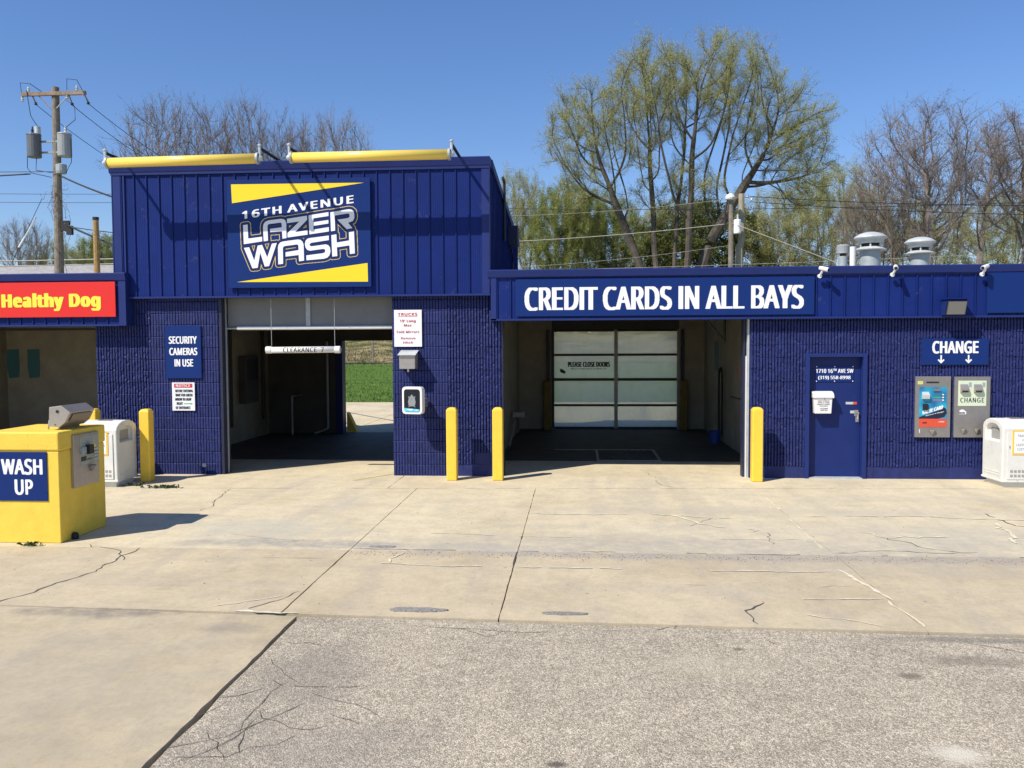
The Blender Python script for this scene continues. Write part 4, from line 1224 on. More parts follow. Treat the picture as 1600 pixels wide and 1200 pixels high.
def clearance_bar():
    t = thing('clearance_bar', 'white hanging tube printed CLEARANCE 7 in the tower bay opening', 'clearance bar', (-4.74, -0.02, 2.19))
    m = MB(); m.tube([(-0.60, 0, -0.004), (0.60, 0, 0.004)], 0.055, 20); o = part('tube', m, M['white_plastic'], t, smooth=False); o.data.polygons.foreach_set('use_smooth', [True] * 20 + [False] * 2)
    for s in (-1, 1):
        m = MB(); m.tube([(s * 0.565, 0, 0), (s * 0.655, 0, 0)], 0.062, 20); part('end_cap', m, M['white_plastic'], t)
        m = MB(); m.tube([(s * 0.56, 0, 0.05), (s * 0.56, 0, 0.88)], 0.005, 5); part('cable', m, M['galv'], t)
    m = MB()
    strips = []
    for (ua, ub, va, vb) in heavy('CLEARANCE  7', 0.016, 1.12, 0.0, 9.5):
        k = max(1, int((vb - va) / 0.08)); strips += [(ua, ub, va + (vb - va) * i / k, va + (vb - va) * (i + 1) / k) for i in range(k)]
    for (ua, ub, va, vb) in strips:
        P = []
        for (u, v) in ((ua, va), (ub, va), (ub, vb), (ua, vb)):
            ang = (v - 0.5) * 1.75; P.append((-0.34 + 0.72 * u, -0.0575 * math.cos(ang), 0.0575 * math.sin(ang)))
        m.add(P, [(0, 1, 2, 3)])
    flat('lettering', m, M['text_black'], t)


clearance_bar()

# ------------------------------------------------------------------ vending panels
def value_machine():
    t = thing('value_card_machine', 'steel vending panel with blue and red card graphic left of the changer', 'vending panel', (5.555, -0.045, 0.70))
    m = MB(); m.box(0, 0.56, 0, 0.04, 0, 1.005); part('face_plate', m, M['steel_dark'], t, bevel=0.004)
    m = MB(); m.box(0.06, 0.50, -0.004, -0.0005, 0.31, 0.83); part('graphic', m, M['card_blue'], t)
    m = MB(); m.box(0.06, 0.50, -0.004, -0.0005, 0.17, 0.308); part('red_band', m, M['card_red'], t)
    m = poly_mb([[(0.06, 0.31), (0.36, 0.31), (0.46, 0.34), (0.50, 0.40), (0.49, 0.47), (0.45, 0.50), (0.40, 0.46), (0.06, 0.335)]], -0.0055); flat('swoosh', m, M['card_navy'], t)
    m = MB(); put_text(m, 'VALUE CARD', 0.11, 0.44, 0.375, 0.435, -0.007, 0.05, 1.0, slope=0.30, shear=0.2); put_text(m, 'Dispenser & Changer', 0.16, 0.455, 0.345, 0.368, -0.007, 0.03, 1.0, slope=0.24, shear=0.2); flat('lettering', m, M['sign_white'], t)
    m = MB(); m.box(0.17, 0.37, -0.0025, -0.0005, 0.895, 0.92); part('name_strip', m, M['black'], t)
    m = MB(); m.box(0.03, 0.115, -0.002, -0.0005, 0.875, 0.93); part('sticker', m, mat('pale_yellow_print', (0.55, 0.55, 0.20), 0.5), t)
    m = MB(); m.prism([(-0.001, 0.63), (-0.05, 0.64), (-0.055, 0.70), (-0.001, 0.755)], 'x', 0.10, 0.21); part('bill_acceptor', m, M['galv_light'], t)
    m = MB(); m.box(0.115, 0.195, -0.03, -0.0045, 0.455, 0.555); part('card_slot', m, M['black'], t)
    m = MB(); m.box(0.28, 0.39, -0.02, -0.0045, 0.765, 0.80); part('coin_slot', m, M['steel_dark'], t)
    for k in range(3):
        m = MB(); m.tube([(0.435, -0.004, 0.705 - k * 0.045), (0.435, -0.014, 0.705 - k * 0.045)], 0.012, 10); part('button', m, M['sign_white'], t)
    for k, c in enumerate(('teal', 'text_green', 'card_red')):
        m = MB(); m.add([(0.28, -0.0055, 0.70 - k * 0.045), (0.42, -0.0055, 0.70 - k * 0.045), (0.42, -0.0055, 0.712 - k * 0.045), (0.28, -0.0055, 0.712 - k * 0.045)], [(0, 1, 2, 3)]); flat('price_line', m, M[c], t)
    m = MB(); m.box(0.115, 0.185, -0.006, -0.0045, 0.232, 0.25); part('card_exit', m, M['black'], t)
    m = MB(); put_text(m, 'CARD', 0.37, 0.46, 0.248, 0.27, -0.006, 0.02); flat('lettering', m, M['sign_white'], t)
    m = MB(); m.lathe([(0.015, -0.07), (0.045, -0.02), (0.052, 0.0), (0.048, 0.0)], n=12); o = part('change_cup', m, M['steel'], t, loc=(0.27, -0.015, 0.125)); o.scale = (1, 0.8, 1)
    m = MB(); m.box(0.066, 0.076, -0.003, -0.0005, 0.075, 0.135); part('label_strip', m, M['sign_white'], t)


def changer():
    t = thing('change_machine', 'steel vending panel with pale CHANGE plate and two bill slots', 'change machine', (6.175, -0.045, 0.70))
    m = MB(); m.box(0, 0.565, 0, 0.04, 0, 1.0); part('face_plate', m, M['steel_dark'], t, bevel=0.004)
    m = MB(); m.box(0.055, 0.50, -0.004, -0.0005, 0.52, 0.935); part('print_plate', m, M['pale_green'], t)
    m = MB(); put_text(m, 'CHANGE', 0.09, 0.465, 0.575, 0.655, -0.006, 0.018, 1.15); flat('lettering', m, M['text_black'], t)
    for a in (0.085, 0.30):
        m = MB(); m.prism([(-0.005, 0.735), (-0.055, 0.75), (-0.06, 0.80), (-0.005, 0.875)], 'x', a, a + 0.12); part('bill_acceptor', m, M['steel'], t)
        m = MB(); m.prism([(-0.0615, 0.775), (-0.055, 0.753), (-0.0575, 0.75), (-0.064, 0.775)], 'x', a + 0.012, a + 0.108); part('bill_slot', m, M['black'], t)
        m = MB(); m.add([(a + 0.135, -0.006, 0.83), (a + 0.18, -0.006, 0.83), (a + 0.18, -0.006, 0.905), (a + 0.135, -0.006, 0.905)], [(0, 1, 2, 3)]); flat('instruction', m, M['galv'], t)
        m = MB(); m.lathe([(0.012, -0.07), (0.042, -0.02), (0.050, 0.0), (0.046, 0.0)], n=12); o = part('change_cup', m, M['steel'], t, loc=(a + 0.055, -0.015, 0.145)); o.scale = (1, 0.8, 1)
    m = poly_mb([[(0.075, 0.435), (0.11, 0.462), (0.15, 0.458), (0.165, 0.44), (0.185, 0.43), (0.19, 0.39), (0.175, 0.375), (0.172, 0.41), (0.15, 0.425), (0.11, 0.415), (0.085, 0.425)]], -0.002); flat('emblem', m, M['sign_white'], t)
    m = MB(); put_text(m, 'CHANGE', 0.075, 0.165, 0.378, 0.395, -0.002, 0.01); flat('lettering', m, M['sign_white'], t)


value_machine(); changer()

# drop box on the service door
t = thing('drop_box', 'white plastic drop box with curved lid hanging on the service door', 'drop box', (4.07, 0.098, 1.09))
m = MB(); m.prism([(-0.135, 0.0), (0.135, 0.0), (0.15, 0.27), (-0.15, 0.27)], 'y', -0.16, -0.002); part('body', m, M['white_plastic'], t, bevel=0.012)
m = MB(); m.prism([(0.0, 0.265), (-0.175, 0.255), (-0.185, 0.275), (-0.15, 0.335), (-0.08, 0.365), (0.0, 0.37)], 'x', -0.165, 0.175); part('lid', m, M['white_plastic'], t, bevel=0.01)
m = MB()
for k, (s, a, b) in enumerate((('DROP PAYMENT', -0.09, 0.10), ('HERE IF CARD', -0.09, 0.10), ('READER IS DOWN', -0.10, 0.10), ('OR CLOSED', -0.06, 0.07), ('CUSTOMER', -0.055, 0.075), ('DROP BOX', -0.045, 0.07))):
    z = 0.205 - k * 0.028 - (0.015 if k > 3 else 0); put_text(m, s, a, b, z, z + 0.017, -0.164, 0.03)
flat('lettering', m, M['text_black'], t)
m = MB(); m.tube([(0.02, -0.1605, 0.245), (0.02, -0.168, 0.245)], 0.009, 8); part('lock', m, M['steel_dark'], t)

# ------------------------------------------------------------------ bollards
def bollard(x, y, h, label, w=0.175, mt='yellow_sleeve', base=None):
    if base is not None:
        c = copy_tree(base); c.location = (x, y, 0); c['label'] = label; return c
    t = thing('bollard', label, 'bollard', (x, y, 0), group='yellow bollards in front of the bays')
    m = MB(); hw = w / 2
    m.prism([(-hw, -hw), (hw, -hw), (hw, hw), (-hw, hw)], 'z', 0, h - 0.03); part('sleeve', m, M[mt], t, bevel=0.018)
    m = MB(); m.lathe([(hw * 1.20, 0), (hw * 1.15, 0.012), (hw * 0.9, 0.024), (hw * 0.45, 0.032), (0.001, 0.034)], (0, 0, h - 0.031), 4)
    o = part('cap', m, M[mt], t, bevel=0.008)
    for v in o.data.vertices:
        r0 = math.hypot(v.co.x, v.co.y); a = math.atan2(v.co.y, v.co.x) + math.pi / 4; v.co.x, v.co.y = r0 * math.cos(a), r0 * math.sin(a)
    return t


b0 = bollard(-2.09, -0.42, 1.22, 'yellow bollard in front of the pay station pier')
bollard(-1.32, -0.40, 0, 'yellow bollard at the left edge of the self serve bay', base=b0)
bollard(2.935, -0.34, 0, 'yellow bollard between the self serve bay and the blue door', base=b0)
bollard(-7.20, -0.78, 0, 'yellow bollard right of the bin, half in its shadow', base=b0)
bollard(-8.17, -0.70, 0, 'yellow bollard top showing behind the yellow vending box', base=b0)
bi = bollard(-0.77, 7.85, 1.30, 'shaded yellow bollard left of the frosted rear door', mt='yellow_grimy_shaded', w=0.20)
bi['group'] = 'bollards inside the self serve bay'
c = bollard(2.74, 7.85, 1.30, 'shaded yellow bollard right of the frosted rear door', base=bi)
br = MB(); br.prism([(-5.96, 0.0), (-5.70, 0.0), (-5.93, 0.48), (-5.96, 0.5)], 'y', 7.2, 7.45)
tag(link('wedge_guard', br.mesh('wedge_guard'), M['yellow_paint']), 'small yellow corner guard at the far foot of the tower bay post', 'corner guard')

# ------------------------------------------------------------------ litter bins
def bin_body():
    prof = [(-0.31, 0.085), (-0.315, 0.90)]
    for k in range(9):
        a = math.radians(180 - k * 22.5); prof.append((0.315 * math.cos(a) if k not in (0, 8) else (-0.315, 0.315)[k == 8], 0.92 + 0.145 * math.sin(a)))
    prof += [(0.315, 0.90), (0.31, 0.085)]
    m = MB(); m.prism(prof, 'x', -0.33, 0.33)
    me = m.mesh('body')
    o = link('body', me, M['bin'])
    # the two arched openings, cut out of the hood sides
    arch = [(-0.21, 0.72)] + [(0.21 * math.cos(math.radians(180 - k * 22.5)), 0.865 + 0.11 * math.sin(math.radians(180 - k * 22.5))) for k in range(9)] + [(0.21, 0.72)]
    for (a, b) in ((-0.40, -0.255), (0.255, 0.40)):
        cm = MB(); cm.prism(arch, 'x', a, b); c = link('cut', cm.mesh('cut'))
        md = o.modifiers.new('cut', 'BOOLEAN'); md.object = c; md.operation = 'DIFFERENCE'; md.solver = 'EXACT'
        bpy.context.view_layer.update()
        dg = bpy.context.evaluated_depsgraph_get(); me2 = bpy.data.meshes.new_from_object(o.evaluated_get(dg))
        o.modifiers.clear(); o.data = me2; bpy.data.objects.remove(c)
    if not o.data.materials: o.data.materials.append(M['bin'])
    return o


def litter_bin(x, y, rz, label, xs=1.0):
    t = thing('litter_bin', label, 'trash can', (x, y, 0), rz, group='off-white litter bins')
    o = bin_body(); o.parent = t
    bv = o.modifiers.new('bevel', 'BEVEL'); bv.width = 0.022; bv.segments = 3; bv.limit_method = 'ANGLE'; bv.angle_limit = math.radians(50)
    m = MB(); m.box(-0.28, 0.28, -0.27, 0.27, 0, 0.084); part('plinth', m, M['bin'], t, bevel=0.01)
    m = MB(); m.box(-0.335, 0.335, -0.325, 0.325, 0.085, 0.12); part('base_rim', m, M['bin'], t, bevel=0.008)
    m = MB(); m.box(-0.265, 0.265, -0.3265, -0.3175, 0.13, 0.86); part('front_door', m, M['bin'], t, bevel=0.006)
    m = MB(); m.box(-0.10, 0.12, -0.10, 0.10, 1.0, 1.068); part('lid_tray', m, M['steel_dark'], t)
    for s in (-1, 1):
        m = MB(); m.box(*((-0.262, -0.258) if s < 0 else (0.258, 0.262)), -0.17, 0.17, 0.73, 0.90); part('liner', m, M['bin_dark'], t)
        for k in range(2):
            m = MB(); x_ = s * 0.335; m.box(min(x_, x_ - s * 0.008), max(x_, x_ - s * 0.008), -0.24, 0.24, 0.18 + k * 0.04, 0.19 + k * 0.04); part('side_rib', m, M['bin'], t)
    for i in range(8):
        for j in range(2):
            m = MB(); m.box(-0.215 + i * 0.058, -0.175 + i * 0.058, -0.3295, -0.3268, 0.17 + j * 0.07, 0.21 + j * 0.07); part('vent', m, M['bin_dark'], t)
    m = MB(); m.box(-0.235, -0.225, -0.335, -0.327, 0.62, 0.66); part('latch', m, M['steel_dark'], t)
    # label
    m = MB(); m.box(-0.19, 0.19, -0.334, -0.3268, 0.52, 0.90); lb = part('label_plate', m, M['orange_frame'], t)
    m = MB(); m.box(-0.165, 0.165, -0.337, -0.3345, 0.545, 0.875); part('label_face', m, M['sign_white'], lb)
    m = MB()
    for k, (s, w) in enumerate((('TRASH CAN', 0.12), ('FOR', 0.045), ('LAZER WASH', 0.135), ('CUSTOMERS', 0.12))):
        put_text(m, s, -w, w, 0.795 - k * 0.07, 0.835 - k * 0.07, -0.3385, 0.0, 1.0)
    flat('lettering', m, M['text_black'], lb)
    return t


litter_bin(6.90, -0.50, 0.03, 'off-white litter bin partly cut by the right edge, near the change machine')
litter_bin(-7.70, -1.10, 0.0, 'off-white litter bin between the yellow vending box and a bollard')

# ------------------------------------------------------------------ yellow vending box with dog wash instructions
t = thing('vending_box', 'big yellow stucco box with WASH UP sign and steel panel on its side', 'vending box', (-6.40, -4.70, 0))
m = MB(); m.box(-0.44, 0.435, -0.485, 0.475, 0, 1.07); body = part('body', m, M['yellow_paint'], t, bevel=0.012)
m = MB(); m.box(-0.452, 0.447, -0.497, 0.487, 1.075, 1.295); part('cap', m, M['yellow_paint'], t, bevel=0.022)
m = MB(); m.box(-0.43, 0.425, -0.475, 0.465, 1.06, 1.08); part('cap_joint', m, M['yellow_paint'], t)
m = MB(); m.box(-0.30, 0.30, -0.4975, -0.486, 0.495, 1.065)
sg = part('sign_board', m, M['sign_blue'], t, loc=(-0.005, 0, 0))
m = MB(); put_text(m, 'WASH', -0.32, 0.255, 0.80, 0.985, -0.4995, 0.034, 0.97)
P = MB(); put_text(P, 'WASH', -0.255, 0.25, 0.80, 0.985, -0.4995, 0.034, 0.97); put_text(P, 'UP', -0.095, 0.13, 0.565, 0.745, -0.4995, 0.034, 0.97)
flat('lettering', P, M['sign_white'], sg)
# steel control panel on the right face (faces +x)
cp = MB(); cp.box(0.436, 0.475, -0.25, 0.285, 0.60, 1.262 - 0.19 + 0.16); pn = part('control_panel', cp, M['steel'], t, bevel=0.006)
m = MB(); m.box(0.4755, 0.478, -0.13, 0.265, 0.85, 1.20); part('print_plate', m, mat('panel_print', (0.33, 0.36, 0.28), 0.5, var=0.15, vscale=20), pn)
m = MB(); put_text(m, 'SELF', -0.08, 0.17, 1.10, 1.17, 0.480, 0.03, face='+x'); flat('lettering', m, M['galv'], pn)
m = MB(); m.box(0.479, 0.53, -0.01, 0.085, 0.98, 1.09); part('bill_acceptor', m, M['black'], pn)
m = MB(); m.box(0.479, 0.50, -0.11, -0.02, 0.99, 1.07); part('coin_plate', m, M['galv'], pn)
for k in range(4):
    m = MB(); m.box(0.479, 0.492, 0.15, 0.24, 0.89 + k * 0.04, 0.91 + k * 0.04); part('button', m, M['galv_light'], pn)
m = MB(); m.box(0.4785, 0.481, -0.11, 0.0, 0.90, 0.955); part('dark_label', m, M['text_black'], pn)
m = MB(); put_text(m, 'INSERT', 0.02, 0.12, 0.90, 0.925, 0.480, 0.02, face='+x'); flat('lettering', m, M['text_black'], pn)
m = MB(); m.box(0.4785, 0.481, 0.13, 0.20, 1.04, 1.08); part('yellow_label', m, M['sign_lemon'], pn)
m = MB(); m.lathe([(0.012, -0.07), (0.05, -0.01), (0.055, 0.0), (0.05, 0.0)], n=12); part('coin_cup', m, M['steel_dark'], pn, loc=(0.485, 0.10, 0.83))
cb = MB(); cb.lathe([(0.035, 0.0), (0.04, 0.05), (0.025, 0.08), (0.002, 0.085)], (0.47, -0.26, 0.0), 10); part('conduit_stub', cb, M['rubber'], t)

# stainless hood light on the box
t = thing('hood_light', 'stainless steel hood light tilted on top of the yellow box', 'light fixture', (-6.07, -4.71, 1.30))
prof = [(-0.14, 0.04), (-0.13, 0.265), (0.02, 0.285), (0.125, 0.205), (0.06, 0.085), (-0.02, 0.025)]
m = MB(); m.prism([(a, b) for a, b in prof], 'y', -0.26, 0.26); part('housing', m, M['steel'], t, bevel=0.004)
m = MB(); m.prism([(0.120, 0.180), (0.070, 0.088), (0.075, 0.084), (0.127, 0.178)], 'y', -0.20, 0.21); part('lens', m, mat('amber_lens', (0.12, 0.07, 0.045), 0.2), t)
m = MB(); m.prism([(-0.06, -0.0), (-0.04, 0.0), (-0.04, 0.05), (-0.06, 0.05)], 'y', -0.2, 0.2); part('foot', m, M['steel_dark'], t)
m = MB(); m.tube([(-0.135, -0.18, 0.15), (-0.18, -0.18, 0.10), (-0.20, -0.18, 0.0)], 0.011, 8); part('conduit', m, M['galv'], t)
m = MB(); m.tube([(-0.03, -0.262, 0.215), (-0.03, -0.268, 0.215)], 0.018, 10); m.tube([(-0.06, -0.262, 0.06), (-0.06, -0.267, 0.06)], 0.007, 8); part('knockout', m, M['black'], t)

# camera spot on the left pier foot
t = thing('floor_spot_light', 'small dark spot light at the foot of the left pier', 'spot light', (-6.55, -0.10, 0.02))
m = MB(); m.box(-0.02, 0.02, -0.02, 0.06, 0.0, 0.10); m.tube([(-0.03, 0.0, 0.10), (0.04, -0.04, 0.16)], [0.035, 0.045], 12); part('head', m, M['blue_trim'], t)
m = MB(); m.tube([(0.042, -0.042, 0.162), (0.048, -0.046, 0.167)], 0.038, 12); part('lens', m, M['galv_light'], t)

# ------------------------------------------------------------------ things inside the bays
t = thing('wash_instruction_cabinet', 'tall cabinet with dark screen on the shaded left wall of the tower bay', 'cabinet', (-7.88, 5.3, 0.9))
m = MB(); m.box(0, 0.16, -0.42, 0.42, 0, 1.10); part('body', m, M['int_dark'], t, bevel=0.01)
m = MB(); m.box(0.161, 0.166, -0.30, 0.36, 0.52, 1.04); part('screen', m, M['black'], t)
m = MB()
for k in range(3): put_text(m, ('WELCOME', 'PULL', 'STOP')[k], -0.25, (0.28, 0.05, 0.05)[k], 0.38 - k * 0.12, 0.44 - k * 0.12, 0.167, 0.03, face='+x')
flat('lettering', m, M['text_black'], t)
for (y, zt, lab) in ((4.3, 3.0, 'vertical pipe on the tower bay wall beside the cabinet'), (6.3, 2.9, 'vertical pipe in the far corner of the tower bay')):
    m = MB(); m.tube([(-7.83, y, 0.4), (-7.83, y, zt)], 0.04, 8)
    tag(link('wall_pipe', m.mesh('wall_pipe'), M['ceiling']), lab, 'pipe')
m = MB(); m.tube([(-6.28, 6.6, 0.15), (-6.28, 6.6, 2.35)], 0.03, 8); m.tube([(-6.28, 6.6, 0.15), (-6.6, 6.5, 0.03)], 0.03, 8)
tag(link('water_pipe', m.mesh('water_pipe'), M['galv']), 'pale upright pipe left of the rear opening of the tower bay', 'pipe')
m = MB(); m.tube([(-7.0, 6.0, 0.05), (-7.0, 6.0, 1.0), (-7.0, 6.7, 1.0)], 0.025, 8)
tag(link('floor_sprayer', m.mesh('floor_sprayer'), M['galv']), 'bent grey spray arm standing on the tower bay floor', 'spray arm')

for (y, z0, z1, lab) in ((1.6, 1.3, 2.1, 'teal instruction poster nearest the entrance on the self serve bay right wall'), (6.2, 1.6, 2.3, 'teal poster deep on the self serve bay right wall')):
    m = MB(); m.box(3.308, 3.318, y - 0.25, y + 0.25, z0, z1); tag(link('poster', m.mesh('poster'), M['teal']), lab, 'poster', 'teal posters')
for (y, lab) in ((1.7, 'teal poster on the self serve bay left wall nearest the opening'),):
    m = MB(); m.box(-1.538, -1.528, y - 0.25, y + 0.25, 1.3, 2.1); tag(link('poster', m.mesh('poster'), M['teal']), lab, 'poster', 'teal posters')
for (x, lab) in ((-13.44, 'left teal poster on the back wall of the dog wash bay'), (-12.93, 'right teal poster on the back wall of the dog wash bay')):
    m = MB(); m.prism([(x - 0.145, 2.19), (x + 0.145, 2.2), (x + 0.15, 1.7), (x + 0.125, 1.53), (x - 0.11, 1.50), (x - 0.15, 1.75)], 'y', 4.935, 4.946); tag(link('poster', m.mesh('poster'), M['teal']), lab, 'poster', 'teal posters')
m = poly_mb([[(0, 0), (0.35, -0.25), (0.75, -0.30), (0.95, -0.08), (0.6, 0.12), (0.45, 0.05), (0.3, 0.18), (0.12, 0.12), (0.05, 0.3), (-0.1, 0.1)]], 0)
for i, v in enumerate(m.v): m.v[i] = (3.3165, 3.3 - v[0], 1.62 + v[2] * 0.8)
tag(flat('wall_decal', m, M['card_red'], None), 'red decal on the right wall of the self serve bay', 'decal')
t = thing('spray_gun', 'black spray gun in its holder on the right wall of the self serve bay', 'spray gun', (3.30, 1.9, 1.12))
m = MB(); m.tube([(0, 0, 0), (-0.10, -0.05, 0.05), (-0.42, -0.1, 0.14)], [0.03, 0.02, 0.012], 8); part('lance', m, M['rubber'], t)
m = MB(); m.tube([(0, 0, 0.02), (-0.05, 0, -0.02), (-0.05, 0, -0.16)], 0.04, 8); part('holder', m, M['steel_dark'], t)
t = thing('foam_brush_hose', 'looped black hose hanging deep on the right wall of the self serve bay', 'hose', (3.22, 5.0, 0))
m = MB(); m.tube([(0, -0.2, 0.2)] + [(0, 0.22 * -math.cos(math.pi * k / 8), 1.45 + 0.25 * math.sin(math.pi * k / 8)) for k in range(9)] + [(0, 0.2, 0.25)], 0.025, 6); part('hose_loop', m, M['rubber'], t)
t = thing('blue_bucket', 'blue bucket on the self serve bay floor under the hose', 'bucket', (3.1, 5.0, 0))
m = MB(); m.lathe([(0.11, 0), (0.14, 0.27), (0.145, 0.28), (0.13, 0.28), (0.10, 0.02)], n=16); part('pail', m, mat('bucket_blue', (0.02, 0.06, 0.3), 0.5), t)
t = thing('hose_boom', 'black triangular boom bracket near the ceiling of the self serve bay', 'boom', (2.9, 2.6, 2.3))
m = MB(); m.tube([(-0.5, 0, 0.6), (0.0, 0, 0.0)], 0.02, 6); m.tube([(0, 0, 0), (0, 0, 0.75)], 0.025, 6); m.tube([(-0.5, 0, 0.6), (0.4, 0, 0.6)], 0.02, 6); part('bracket', m, M['black'], t)
t = thing('floor_mat_clamp', 'black and grey mat clamp low on the self serve bay left wall', 'clamp', (-1.50, 5.5, 0.55))
m = MB(); m.box(0, 0.25, -0.2, 0.2, 0, 0.12); part('plate', m, M['steel_dark'], t)
m = MB(); m.tube([(0.05, -0.1, 0.0), (0.03, -1.6, -0.5)], 0.02, 6); part('hose_pipe', m, M['galv'], t)
# printed words on the frosted rear door
t = thing('door_decal', 'black words PLEASE CLOSE DOORS printed on the frosted rear door', 'decal', (0, 8.11, 0))
m = MB(); put_text(m, 'PLEASE CLOSE DOORS', -0.245, 0.865, 1.64, 1.78, 0, 0.05, 0.97); flat('lettering', m, M['text_black'], t)
m = MB(); put_text(m, "When Temperature is Below 32'", -0.17, 0.77, 1.565, 1.615, 0, 0.03); flat('small_lettering', m, M['text_black'], t)
m = poly_mb([[(-0.44, 1.50), (-0.32, 1.46), (-0.30, 1.52), (-0.42, 1.60), (-0.46, 1.58)]], -0.0); flat('torn_sticker', m, M['int_dark'], t)

# ------------------------------------------------------------------ on the roofs
def mushroom_vent(x, y, z, s, label):
    t = thing('roof_vent', label, 'roof vent', (x, y, z), group='mushroom vents on the low roof')
    m = MB(); m.lathe([(0.19, 0), (0.19, 0.85), (0.17, 0.86)], n=28); o = part('stack', m, M['galv'], t)
    m = MB(); m.lathe([(0.30, 0.83), (0.31, 0.845), (0.20, 0.90), (0.19, 0.90), (0.19, 0.835)], n=28); part('skirt', m, M['galv_light'], t)
    m = MB(); m.lathe([(0.17, 0.86), (0.17, 1.03)], n=20); part('throat', m, M['black'], t)
    for k in range(6):
        a = k * math.pi / 3 + 0.2; m = MB(); m.box(-0.015, 0.015, -0.008, 0.008, 0.89, 1.02); o = part('strap', m, M['galv_light'], t, loc=(0.205 * math.cos(a), 0.205 * math.sin(a), 0)); o.rotation_euler = (0, 0, a + math.pi / 2)
    m = MB(); m.lathe([(0.24, 0.97), (0.235, 1.03), (0.30, 1.06), (0.315, 1.075), (0.30, 1.10), (0.22, 1.155), (0.10, 1.19), (0.002, 1.20)], n=28); part('cowl', m, M['galv_light'], t, smooth=True)
    t.scale = (s, s, s)


mushroom_vent(6.13, 4.0, 3.30, 1.06, 'larger grey mushroom vent on the low roof, left of the pair')
mushroom_vent(7.33, 4.5, 3.30, 1.01, 'grey mushroom vent on the low roof, right of the pair')
t = thing('flue_cap', 'short grey flue with round cap beside the white pipe on the roof', 'flue', (5.42, 3.5, 3.30))
m = MB(); m.lathe([(0.09, 0), (0.09, 0.72)], n=18); part('pipe', m, M['galv'], t)
m = MB(); m.lathe([(0.06, 0.72), (0.06, 0.78)], n=14); part('neck', m, M['black'], t)
m = MB(); m.lathe([(0.12, 0.775), (0.125, 0.79), (0.12, 0.80), (0.125, 0.88), (0.13, 0.93), (0.10, 0.955), (0.002, 0.96)], n=18); part('cap', m, M['trafo'], t)
m = MB(); m.lathe([(0.055, 0), (0.055, 0.86), (0.045, 0.862), (0.045, 0.6)], n=16)
tag(link('plastic_roof_pipe', m.mesh('plastic_roof_pipe'), M['white_plastic'], None, loc=(5.46, 3.0, 3.30)), 'plain white plastic pipe standing on the low roof', 'pipe')

t = thing('side_wall_lamp', 'dark box lamp with conduit on the shaded side of the tower', 'wall lamp', (-1.466, 4.1, 4.40))
m = MB(); m.box(0, 0.20, -0.25, 0.25, 0.0, 0.40); part('housing', m, M['dark_steel'], t)
m = MB(); m.tube([(0.04, -1.7, -0.1), (0.04, -1.7, 1.05)], 0.03, 6); m.tube([(0.04, -1.7, 1.05), (0.04, -2.0, 1.08)], 0.03, 6); part('antenna', m, M['black'], t)
m = MB(); m.tube([(0.03, 0.3, -0.05), (0.03, 0.6, -0.3), (0.03, 0.6, -0.9)], 0.02, 6); part('conduit', m, M['dark_steel'], t)

# ------------------------------------------------------------------ utility poles and wires
GZ = 2.75


def sag(a, b, s, n=14):
    a, b = Vector(a), Vector(b)
    return [tuple(a + (b - a) * k / n - Vector((0, 0, s * 4 * (k / n) * (1 - k / n)))) for k in range(n + 1)]


def wire(a, b, s, r, mt, label, name='power_line'):
    m = MB(); m.tube(sag(a, b, s), r, 5)
    return tag(link(name, m.mesh(name), M[mt]), label, 'cable', 'overhead cables')


PX, PY = -20.32, 18.0
t = thing('utility_pole', 'tall weathered utility pole with crossarm and two transformers on the left', 'utility pole', (PX, PY, 0))
m = MB(); m.tube([(-0.20, 0, 0.0), (-0.05, 0, 6.0), (0.0, 0, 12.35)], [0.20, 0.17, 0.135], 14); part('pole', m, M['wood_pole'], t)
m = MB(); m.box(-1.30, 1.30, -0.19, -0.07, 12.0, 12.14); arm = part('crossarm', m, M['wood_red'], t); arm.rotation_euler = (0, 0, 0)
for s in (-1, 1):
    m = MB(); m.tube([(s * 0.62, -0.13, 12.02), (s * 0.12, -0.15, 11.5)], 0.022, 5); part('brace', m, M['wood_red' if s < 0 else 'galv'], t)
for (x, z0) in ((-1.28, 11.8), (-1.02, 12.14), (0.95, 12.14), (1.22, 11.95), (0.55, 11.85)):
    m = MB(); m.lathe([(0.035, 0), (0.06, 0.03), (0.035, 0.06), (0.06, 0.10), (0.035, 0.13), (0.05, 0.17), (0.02, 0.21)], (x, -0.13, z0), 10); part('insulator', m, M['galv_light'], t)
for (x0, x1, z0, z1) in ((-0.85, -0.62, 11.98, 11.65), (1.28, 1.50, 11.95, 11.62), (0.62, 0.85, 12.0, 11.6)):
    m = MB(); m.tube([(x0, -0.13, z0), (x1, -0.3, z1)], 0.03, 6); m.lathe([(0.03, 0), (0.07, 0.03), (0.03, 0.06), (0.06, 0.09)], (x1, -0.3, z1 - 0.05), 8); part('cutout_fuse', m, M['rubber'], t)
for (cx, mt, s) in ((-0.78, 'trafo_dark', -1), (0.46, 'trafo', 1)):
    m = MB(); m.lathe([(0.24, 0), (0.26, 0.02), (0.26, 0.84), (0.275, 0.86), (0.25, 0.90), (0.05, 0.93)], (cx, -0.25, 9.6), 18); tr = part('transformer', m, M[mt], t)
    m = MB(); m.lathe([(0.04, 0), (0.06, 0.05), (0.035, 0.10), (0.055, 0.15), (0.03, 0.20), (0.02, 0.30)], (cx + 0.05 * s, -0.25, 10.5), 8); part('bushing', m, M['rubber' if s < 0 else 'galv_light'], tr)
    for zz in (9.78, 10.2):
        m = MB(); m.box(min(0, cx), max(0, cx), -0.14, -0.08, zz, zz + 0.07); part('hanger', m, M['trafo'], t)
m = MB(); m.lathe([(0.11, 0), (0.11, 0.28), (0.02, 0.30)], (-0.62, -0.25, 10.5), 12); part('arrester', m, M['galv_light'], t)
